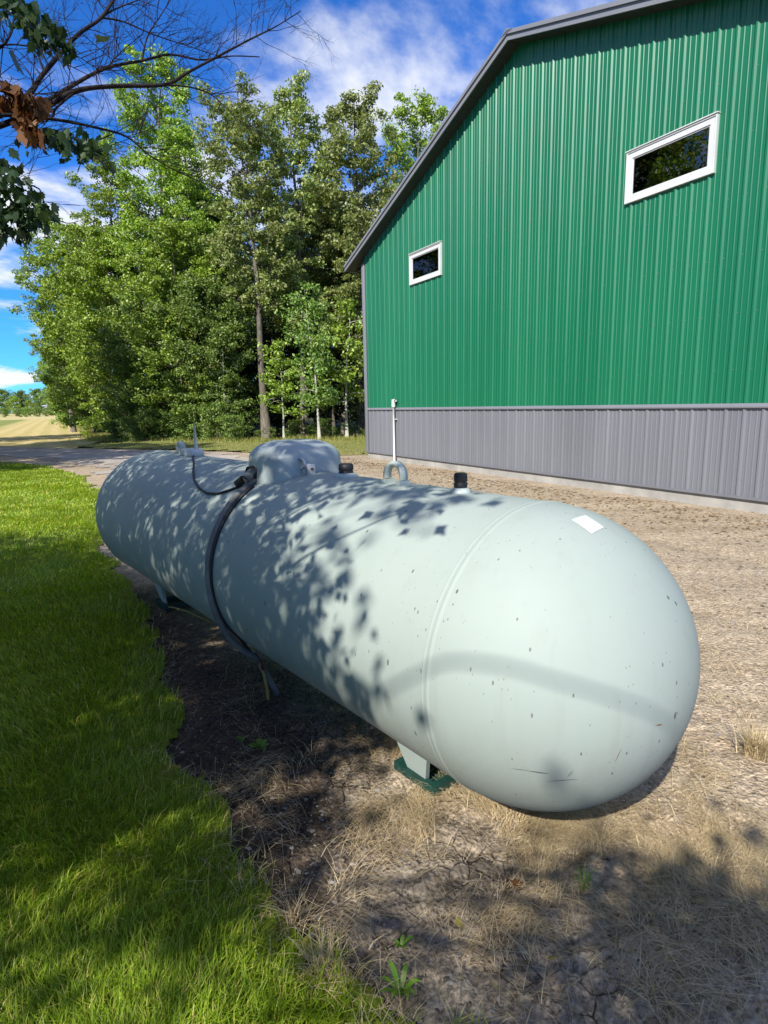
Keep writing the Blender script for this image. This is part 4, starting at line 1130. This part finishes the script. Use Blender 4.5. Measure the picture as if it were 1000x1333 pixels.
# bare limbs
LIMBS = [
    ([(-190, 210, 3.4), (-80, 168, 3.9), (0, 150, 4.2), (38, 122, 4.5), (55, 98, 4.6), (80, 68, 4.7), (105, 42, 4.8), (132, 23, 4.9), (150, -6, 5.0), (158, -40, 5.0)], 0.030, 0.012),
    ([(-150, 205, 3.6), (-40, 176, 4.1), (20, 156, 4.4), (58, 134, 4.7), (100, 108, 4.9), (140, 88, 5.1), (185, 79, 5.3), (222, 71, 5.4), (262, 78, 5.5), (300, 73, 5.6), (338, 74, 5.7)], 0.030, 0.005),
    ([(20, 158, 4.3), (60, 139, 4.5), (100, 118, 4.6), (150, 112, 4.8), (215, 110, 5.0), (245, 94, 5.1), (290, 70, 5.2), (328, 50, 5.3), (360, 34, 5.4), (392, 14, 5.5)], 0.030, 0.004),
    ([(-60, 150, 4.0), (20, 150, 4.2), (75, 156, 4.4), (120, 165, 4.6), (165, 178, 4.8), (200, 206, 4.9), (250, 232, 5.0), (300, 250, 5.1)], 0.020, 0.003),
    ([(132, 23, 4.9), (160, 28, 5.0), (200, 45, 5.1), (245, 60, 5.2), (300, 78, 5.3)], 0.010, 0.003),
    ([(185, 79, 5.3), (192, 48, 5.3), (208, 22, 5.4), (226, -6, 5.5)], 0.010, 0.004),
    ([(215, 110, 5.0), (250, 114, 5.1), (276, 124, 5.2), (300, 146, 5.2), (308, 158, 5.2)], 0.010, 0.003),
    ([(132, 23, 4.9), (150, 12, 5.0), (180, 0, 5.0)], 0.010, 0.005),
    ([(-10, 60, 4.3), (20, 58, 4.4), (50, 64, 4.5), (80, 80, 4.6), (120, 100, 4.7)], 0.008, 0.003),
    ([(60, 60, 4.5), (95, 70, 4.6), (130, 92, 4.7)], 0.006, 0.003),
    ([(140, 88, 5.1), (155, 70, 5.1), (186, 44, 5.2)], 0.007, 0.003),
    ([(100, 118, 4.6), (74, 140, 4.5), (70, 152, 4.5)], 0.012, 0.008),
    ([(-30, 70, 4.2), (0, 62, 4.2), (14, 44, 4.25), (18, 24, 4.3), (22, -6, 4.3)], 0.014, 0.006),
    ([(-20, 320, 3.8), (-10, 200, 4.0), (0, 98, 4.2), (6, 40, 4.2)], 0.006, 0.004),
    ([(0, 235, 4.0), (50, 245, 4.2), (60, 275, 4.3), (85, 290, 4.4), (102, 288, 4.4)], 0.008, 0.003),
    ([(-60, 260, 3.8), (0, 242, 3.9), (30, 262, 3.9), (48, 280, 3.9)], 0.012, 0.004),
    ([(-80, 30, 4.0), (0, 6, 4.1), (40, 28, 4.1), (88, 68, 4.15)], 0.010, 0.003),
    ([(20, 150, 4.2), (48, 170, 4.4), (96, 180, 4.4), (140, 196, 4.5)], 0.008, 0.003),
    ([(165, 178, 4.8), (190, 170, 4.9), (215, 158, 4.95)], 0.004, 0.002),
]
def spline(pts, n):
    pts = np.asarray(pts, float); m = len(pts)
    t = np.linspace(0, m - 1, n); i = np.clip(t.astype(int), 0, m - 2); f = (t - i)[:, None]
    p0 = pts[np.maximum(i - 1, 0)]; p1 = pts[i]; p2 = pts[i + 1]; p3 = pts[np.minimum(i + 2, m - 1)]
    return 0.5 * (2 * p1 + (p2 - p0) * f + (2 * p0 - 5 * p1 + 4 * p2 - p3) * f ** 2 + (3 * p1 - p0 - 3 * p2 + p3) * f ** 3)
def twig(b, p, d, L, r, depth):
    g = np.linspace(0, 1, 5); d = norm(d)
    bend = rng.normal(0, 0.11, 3)
    pts = p + d * (L * g)[:, None] + (bend * L)[None] * (g ** 2)[:, None] + rng.normal(0, 0.028 * L, (5, 3)) * g[:, None]
    b.tube(pts, r * (1 - 0.7 * g), 4, False)
    if depth > 0:
        k = rng.integers(2, 5)
        for j in range(k):
            f = rng.uniform(0.25, 0.95); q = p + (pts[-1] - p) * f
            side = norm(np.cross(d, rng.normal(0, 1, 3)))
            twig(b, np.array([np.interp(f, g, pts[:, a]) for a in range(3)]), d * 0.8 + side * rng.uniform(0.4, 0.8), L * rng.uniform(0.35, 0.65), r * 0.55, depth - 1)
for li, (pl, ra, rb) in enumerate(LIMBS):
    pts = spline([at(*p) for p in pl], len(pl) * 4)
    n = len(pts); g = np.linspace(0, 1, n)
    rr = (ra + (rb - ra) * g ** 0.8) * 0.78
    lb = MB(); lb.tube(pts, rr * (1 + 0.06 * np.sin(g * 40)), 7)
    lo = lb.build('bare_limb', M['darkbark'], maple, True)
    tg = norm(np.gradient(pts, axis=0))
    tb2 = MB()
    nt = 26 if li < 4 else 11
    if li in (13, 14, 15, 16): nt = 3
    for j in range(nt):
        i = int(n * rng.uniform(0.22, 0.98)) if li < 4 else int(n * rng.uniform(0.15, 0.98))
        i = min(i, n - 1)
        side = norm(np.cross(tg[i], norm(rng.normal(0, 1, 3) * np.array([0.4, 1.0, 0.4]))))
        if rng.uniform() < 0.62 and side[2] < 0: side = -side
        twig(tb2, pts[i], tg[i] * rng.uniform(0.5, 1.0) + side * rng.uniform(0.5, 1.0), rng.uniform(0.18, 0.5), max(rr[i] * 0.30, 0.003), 2 if li < 7 else 1)
    if tb2.n: tb2.build('twigs', M['darkbark'], lo)['kind'] = 'stuff'
tw.build('branches', M['darkbark'], maple, True)
# a long bowed limb out of view whose soft shadow lies across the tank head
def shadow_limb(tank_pts, t0, r):
    pts = spline([np.array(p) + S * t for p, t in zip(tank_pts, t0)], 24)
    b = MB(); b.tube(pts, np.linspace(r, r * 0.6, 24), 7); b.build('limb', M['darkbark'], maple, True)
    return pts
def tank_world(x_, y_, z_):
    B_ = np.array([-A[1], A[0], 0]); return C + A * x_ + B_ * y_ + np.array([0, 0, z_])
shadow_limb([tank_world(*p) for p in ((0.55, 0.46, -0.26), (0.33, 0.49, -0.17), (0.05, 0.515, 0.04), (-0.07, 0.50, 0.12), (-0.237, 0.44, 0.145), (-0.34, 0.374, 0.123), (-0.437, 0.27, 0.081), (-0.501, 0.139, 0.009), (-0.52, 0.0, -0.1))], [7.0, 6.9, 6.8, 6.7, 6.6, 6.5, 6.5, 6.6, 6.7], 0.0085)

# ------------------------------------------------------------------ lawn grass
def sample_fan(n, rmin, rmax, th0, th1, power):
    u = rng.uniform(0, 1, n)
    r = (rmin ** (2 - power) + u * (rmax ** (2 - power) - rmin ** (2 - power))) ** (1 / (2 - power))
    th = np.radians(rng.uniform(th0, th1, n))
    return r * np.sin(th), r * np.cos(th), r
M['blade'] = leafmat('grass_blade', [(0, (0.1255, 0.2113, 0.01116)), (0.45, (0.2303, 0.35, 0.01786)), (0.8, (0.3488, 0.4555, 0.02902)), (0.92, (0.4604, 0.4886, 0.06696)), (1, (0.6975, 0.5679, 0.2232))], 0.40, 0.45, 0.35, 0.0, (1.3, 1.25, 0.4))
M['straw'] = leafmat('dry_straw', [(0, (0.3021, 0.2171, 0.1086)), (0.5, (0.472, 0.3682, 0.1982)), (1, (0.6419, 0.5381, 0.3398))], 0.2, 0.6, 0.3, 0.0, (1, 0.95, 0.8))
x, y, r = sample_fan(430000, 1.05, 21, -46, 16, 1.5)
jx = x + (fbm(x * 2.5, y * 2.5, 41, 3) - 0.5) * 0.34; jy = y + (fbm(x * 2.5, y * 2.5, 47, 3) - 0.5) * 0.34
ins = inpoly(jx, jy, LAWN)
dd = polydist(jx, jy, LAWN)
pat = fbm(x * 1.3, y * 1.3, 61, 3)
ins &= rng.uniform(0, 1, len(x)) < np.clip(0.10 + dd * 3.2 + (fbm(x * 9, y * 9, 67, 2) - 0.5) * 0.9 * np.exp(-dd * 4), 0, 1) * np.clip(0.5 + (pat - 0.25) * 2.0, 0.35, 1)
x, y, r, pat, dd = x[ins], y[ins], r[ins], pat[ins], dd[ins]
n = len(x)
Hh = (0.036 + 0.04 * rng.uniform(0, 1, n) ** 1.8 + 0.025 * (pat - 0.5)) * np.clip(1.25 - dd * 0.4, 1.0, 1.25)
Hh = np.where(r > 8, Hh * 0.8, Hh)
Ww = 0.0036 * np.clip(r / 2.6, 1, 5.5) * rng.uniform(0.7, 1.3, n)
az0 = fbm(x * 0.9, y * 0.9, 81, 2) * 12 + rng.normal(0, 1.1, n)
blades('lawn_grass', np.stack([x, y, lift(x, y) + 0.012], -1), Hh, Ww, rng.uniform(0.15, 1.1, n), M['blade'], 2, az=az0)
tag(bpy.data.objects['lawn_grass'], 'short green lawn grass to the left of the tank', 'grass')
print('lawn blades', n)

# dead and thin blades along the ragged lawn edge
x, y, r = sample_fan(60000, 1.05, 9, -40, 16, 1.3)
jx = x + (fbm(x * 2.5, y * 2.5, 41, 3) - 0.5) * 0.34; jy = y + (fbm(x * 2.5, y * 2.5, 47, 3) - 0.5) * 0.34
dd = polydist(jx, jy, LAWN)
kp = (dd < 0.16) & (rng.uniform(0, 1, len(x)) < np.exp(-dd / 0.06) * 0.8) & (fbm(x * 5, y * 5, 3, 3) > 0.46)
x, y = x[kp], y[kp]; n = len(x)
blades('lawn_edge_straw', np.stack([x, y, lift(x, y) + 0.006], -1), rng.uniform(0.03, 0.09, n), rng.uniform(0.0018, 0.0036, n), rng.uniform(0.6, 2.2, n), M['straw'], 3)
tag(bpy.data.objects['lawn_edge_straw'], 'dead bleached blades along the ragged edge of the lawn', 'dry grass')

# dead straw lying on the bare soil
ST = [(1.02, 1.62, 0.5, 0.42, 5200), (0.62, 1.95, 0.42, 0.25, 2600), (0.25, 2.05, 0.35, 0.18, 2200), (-0.1, 2.05, 0.3, 0.25, 900), (0.3, 1.62, 0.4, 0.3, 1500), (1.45, 2.3, 0.5, 0.5, 1800), (1.75, 3.2, 0.7, 0.9, 1500), (-0.55, 2.35, 0.18, 0.35, 700), (-0.15, 1.55, 0.16, 0.2, 500),
      (0.12, 2.3, 0.3, 0.3, 2600), (-0.6, 3.0, 0.5, 0.5, 500), (2.6, 3.6, 1.0, 1.0, 1200)]
PX = []
for x0, y0, a, b_, n in ST:
    qx = rng.normal(0, 0.5, (n, 2)) * np.array([a, b_]) + np.array([x0, y0]); PX.append(qx)
PX = np.concatenate(PX); keep = ~inpoly(PX[:, 0], PX[:, 1], LAWN) & (fbm(PX[:, 0] * 4, PX[:, 1] * 4, 91, 3) + rng.normal(0, 0.08, len(PX)) > 0.43); PX = PX[keep]
n = len(PX)
azs = fbm(PX[:, 0] * 3, PX[:, 1] * 3, 95, 2) * 14 + rng.normal(0, 0.9, n)
P = np.stack([PX[:, 0], PX[:, 1], lift(PX[:, 0], PX[:, 1]) + rng.uniform(0.001, 0.012, n) + 0.012 * np.exp(-(((PX[:, 0] - 0.08) / 0.25) ** 2 + ((PX[:, 1] - 2.3) / 0.25) ** 2))], -1)
blades('dry_straw', P, rng.uniform(0.03, 0.11, n), rng.uniform(0.0012, 0.0026, n), rng.uniform(1.6, 2.5, n), M['straw'], 3, curl=1.05, az=azs)
tag(bpy.data.objects['dry_straw'], 'dead straw and cut grass strewn over the soil round the tank', 'straw')
# pebbles, as one scatter of little stones
def pebbles(name, n_, gen, smin, smax, mat, label):
    ico = [(0, 0, 1), (0.9, 0, 0.35), (0.3, 0.85, 0.3), (-0.72, 0.52, 0.4), (-0.72, -0.52, 0.3), (0.28, -0.85, 0.4), (0, 0, -0.5)]
    it = [(0, 1, 2), (0, 2, 3), (0, 3, 4), (0, 4, 5), (0, 5, 1), (6, 2, 1), (6, 3, 2), (6, 4, 3), (6, 5, 4), (6, 1, 5)]
    xy = gen(n_); k = ~inpoly(xy[:, 0], xy[:, 1], LAWN); xy = xy[k]; n = len(xy)
    V = np.array(ico)[None] * (1 + rng.normal(0, 0.22, (n, 7, 3)))
    a = rng.uniform(0, 6.28, n); ca, sa = np.cos(a), np.sin(a)
    V = np.stack([V[..., 0] * ca[:, None] - V[..., 1] * sa[:, None], V[..., 0] * sa[:, None] + V[..., 1] * ca[:, None], V[..., 2]], -1)
    sz = (smin + (smax - smin) * rng.uniform(0, 1, n) ** 3.5)
    V = V * sz[:, None, None] * np.stack([np.ones(n), rng.uniform(0.6, 1, n), rng.uniform(0.35, 0.7, n)], -1)[:, None]
    V += np.stack([xy[:, 0], xy[:, 1], lift(xy[:, 0], xy[:, 1])], -1)[:, None]
    T = (np.arange(n)[:, None, None] * 7 + np.array(it)[None]).reshape(-1, 3)
    b = MB(); b.add(V.reshape(-1, 3), None, T)
    o = b.build(name, mat); o['kind'] = 'stuff'; tag(o, label, 'stones')
M['stone'] = leafmat('pebble', [(0, (0.072, 0.06, 0.048)), (0.5, (0.152, 0.128, 0.104)), (0.85, (0.216, 0.192, 0.164)), (1, (0.32, 0.296, 0.264))], 0.0, 0.9, 0.2, 0.0)
M['chip'] = leafmat('wood_chip', [(0, (0.08, 0.052, 0.028)), (0.5, (0.16, 0.108, 0.06)), (1, (0.288, 0.208, 0.128))], 0.0, 0.9, 0.2, 0.0)
def gen_near(n):
    x, y, r = sample_fan(n, 1.05, 6.5, -30, 42, 1.25); return np.stack([x, y], -1)
pebbles('loose_pebbles', 11000, gen_near, 0.002, 0.012, M['stone'], 'small loose pebbles and clods scattered over the soil')
def gen_road(n):
    x, y, r = sample_fan(n, 4.5, 16, -20, 44, 1.3); return np.stack([x, y], -1)[(x * 0.78 + y * 0.626) > 2.3]
pebbles('road_gravel', 9000, gen_road, 0.005, 0.024, M['stone'], 'small stones strewn over the dirt road by the barn')
def gen_patch(n):
    return np.concatenate([rng.normal(0, 1, (n // 2, 2)) * np.array([0.16, 0.18]) + np.array([0.0, 1.75]), rng.normal(0, 1, (n // 2, 2)) * np.array([0.13, 0.2]) + np.array([-0.25, 1.95])])
pebbles('crushed_stone', 420, gen_patch, 0.004, 0.016, M['stone'], 'patch of pale crushed stone on soil near the lawn edge')
def gen_chip(n):
    s_ = rng.uniform(-0.5, 15, n); o_ = np.abs(rng.normal(0, 1, n)) * 0.8 + 0.25 + 0.9 * (fbm(s_ * 0.8, s_ * 0, 5, 2) - 0.4)
    x = BX + 0.4886 * s_ - 0.8725 * o_; y = BY - 0.8725 * s_ - 0.4886 * o_
    return np.stack([x, y], -1)[o_ > 0.08]
pebbles('bark_litter', 6500, gen_chip, 0.008, 0.036, M['chip'], 'brown litter strip of chips along the barn foundation')

# tufts of growth along the foot of the wood and the verge
M['weed'] = leafmat('weed_blade', [(0, (0.1322, 0.1794, 0.03304)), (0.5, (0.2266, 0.2643, 0.05664)), (0.8, (0.3398, 0.321, 0.1038)), (1, (0.472, 0.4059, 0.1888))], 0.35, 0.5, 0.3, 0.0)
n = 16000
t_ = rng.uniform(0, 1, n)
edge = np.array([(-30, 60.5), (-20, 42), (-15.5, 33.0), (-11, 30.8), (-5.5, 27.6), (-0.5, 27.8), (1.5, 26)])
ei = np.interp(t_, np.linspace(0, 1, 7), edge[:, 0]), np.interp(t_, np.linspace(0, 1, 7), edge[:, 1])
o_ = rng.normal(0, 0.55, n)
P = np.stack([ei[0] + o_ * 0.4 + rng.normal(0, 0.2, n), ei[1] + o_, np.full(n, -0.03)], -1)
blades('wood_edge_weeds', P, rng.uniform(0.08, 0.34, n) * (0.5 + fbm(P[:, 0] * .8, P[:, 1] * .8, 13, 2)), rng.uniform(0.015, 0.035, n), rng.uniform(0.2, 0.8, n), M['weed'], 2)
tag(bpy.data.objects['wood_edge_weeds'], 'tall grass and weeds along the foot of the wood', 'weeds')
n = 26000
q_ = np.stack([rng.uniform(-16, 4, n), rng.uniform(18.5, 33, n)], -1)
q_ = q_[inpoly(q_[:, 0], q_[:, 1], STRIP) & (fbm(q_[:, 0], q_[:, 1], 23, 3) > 0.36)]; n = len(q_)
blades('verge_grass', np.stack([q_[:, 0], q_[:, 1], np.zeros(n)], -1), rng.uniform(0.03, 0.09, n), rng.uniform(0.012, 0.03, n), rng.uniform(0.2, 0.9, n), M['weed'], 2)
tag(bpy.data.objects['verge_grass'], 'mown verge grass between the drive and the wood', 'grass')

# little plants and loose bits
def rosette(name, x, y, n, L, mat, label, up=0.6, cat='weed', w=0.3):
    root = empty(name, (x, y, float(lift(np.array(x), np.array(y)))))
    tag(root, label, cat)
    for i in range(n):
        a = 6.283 * i / n + random.uniform(-0.3, 0.3); l = L * random.uniform(0.6, 1.15); e = up * random.uniform(0.5, 1.2)
        b = MB(); g = np.linspace(0, 1, 6)
        c = np.stack([np.cos(a) * l * g, np.sin(a) * l * g, l * e * np.sin(g * 1.9) * 0.9], -1)
        ww = (l * w * np.sin(np.clip(g, 0.04, 0.97) * math.pi) ** 0.8)[:, None] * 0.5
        s = np.array([-math.sin(a), math.cos(a), 0])
        V = np.concatenate([c - s * ww + np.array([0, 0, 0.1]) * ww, c, c + s * ww + np.array([0, 0, 0.1]) * ww])
        q = [(j, j + 1, 7 + j, 6 + j) for j in range(5)] + [(6 + j, 7 + j, 13 + j, 12 + j) for j in range(5)]
        b.add(V, q); b.build('leaf', mat, root)
    return root
M['weedleaf'] = leafmat('weed_leaf', [(0, (0.11, 0.24, 0.02)), (1, (0.19, 0.34, 0.03))], 0.4)
M['yellowleaf'] = leafmat('yellow_leaf', [(0, (0.34, 0.27, 0.05)), (1, (0.42, 0.36, 0.08))], 0.3, tcol=(1.1, 1, 0.5))
def gp(u, v):
    p = at(u, v, 1.0); d = p - np.array([0, 0, CAM_H]); p = d * (-CAM_H / d[2]); return p[0], p[1]
rosette('broadleaf_weed', *gp(340, 972), 7, 0.052, M['weedleaf'], 'small bright green seedling on the dark soil left of the tank', 0.8, 'weed', 0.7)
rosette('broadleaf_weed', *gp(316, 964), 4, 0.03, M['weedleaf'], 'tiny seedling beside the bright green seedling', 0.8, 'weed', 0.6)
rosette('grass_tuft', *gp(760, 1165), 26, 0.036, M['weedleaf'], 'little bright green grass tuft below the tank head', 1.8, 'weed', 0.09)
rosette('broadleaf_weed', *gp(522, 1225), 5, 0.035, M['weedleaf'], 'small upright yellow green weed on the cracked soil', 1.2, 'weed', 0.4)
rosette('broadleaf_weed', *gp(522, 1288), 9, 0.06, M['weedleaf'], 'feathery green weed at the lawn edge near the bottom', 1.0, 'weed', 0.25)
rosette('broadleaf_weed', *gp(402, 1245), 6, 0.05, M['yellowleaf'], 'yellowing broad leaf weed beside the dry tuft', 0.8, 'weed', 0.6)
def tuft(name, x, y, n, h, label, lean=(0.5, 1.4)):
    P = np.stack([x + rng.normal(0, 0.022, n), y + rng.normal(0, 0.022, n), np.full(n, float(lift(np.array(x), np.array(y))))], -1)
    o = blades(name, P, h * rng.uniform(0.5, 1.1, n), rng.uniform(0.002, 0.0042, n), rng.uniform(*lean, n), M['straw'], 3, None)
    tag(o, label, 'dry grass')
tuft('dry_tuft', *gp(420, 1265), 140, 0.11, 'bleached dry grass tuft at the corner of the lawn')
tuft('dry_tuft', *gp(385, 1195), 110, 0.10, 'curled dry grass clump on the lawn edge above the bleached tuft')
tuft('dry_tuft', *gp(985, 985), 420, 0.17, 'tall golden dry grass tuft at the right edge', (0.3, 1.1))
tuft('dry_tuft', *gp(845, 1300), 60, 0.07, 'flattened straw tuft in the shade at bottom right', (1.2, 2.4))
tuft('dry_tuft', *gp(640, 1010), 160, 0.07, 'straw tuft catching sun under the tank head', (0.6, 1.8))
def stick(u0, v0, u1, v1, r, label):
    a = np.array([*gp(u0, v0), 0]); c = np.array([*gp(u1, v1), 0]); m = (a + c) / 2 + np.array([random.uniform(-.01, .01), random.uniform(-.01, .01), 0])
    pts = spline([a, m, c], 9); pts[:, 2] = lift(pts[:, 0], pts[:, 1]) + 0.014
    b = MB(); b.tube(pts, np.linspace(r, r * 0.6, 9), 6); o = b.build('dry_stalk', M['straw'], None, True); tag(o, label, 'stalk')
stick(864, 1258, 940, 1305, 0.0028, 'pale dry stalk lying in the shade at bottom right')
stick(868, 1264, 905, 1298, 0.0026, 'shorter pale stalk beside the long one at bottom right')
stick(884, 1195, 887, 1250, 0.0022, 'upright looking thin pale stalk right of centre in shade')
stick(735, 1180, 810, 1212, 0.0022, 'thin stalk below the green grass tuft')
stick(905, 1140, 975, 1165, 0.0018, 'thin pale stalk near the right edge in shade')
stick(535, 1145, 570, 1130, 0.0022, 'short stalk on the sunlit soil below the tank foot')
def fallen(u, v, size, mat, label):
    x, y = gp(u, v); b = MB()
    st = rng.bit_generator.state
    maple_leaves(b, np.array([[x, y, float(lift(np.array(x), np.array(y))) + 0.018]]), np.array([size]), 0.1, 2.0)
    o = b.build('fallen_leaf', mat); tag(o, label, 'leaf')
fallen(673, 1158, 0.05, M['leaf_dead'], 'rust brown fallen leaf on the sunlit straw')
fallen(598, 1202, 0.035, M['yellowleaf'], 'pale yellow fallen leaf on the soil')
fallen(719, 1256, 0.04, M['yellowleaf'], 'yellow fallen leaf left of the bottom shade')
fallen(912, 1184, 0.03, M['yellowleaf'], 'small yellow fallen leaf in the shaded straw at right')
fallen(974, 970, 0.045, M['leaf_dead'], 'orange brown fallen leaf before the golden tuft')
fallen(940, 965, 0.04, M['straw'], 'pale dry fallen leaf right of the tank head')
fallen(268, 1000 + 80, 0.04, M['leaf_dead'], 'brown fallen leaf on the lawn edge')
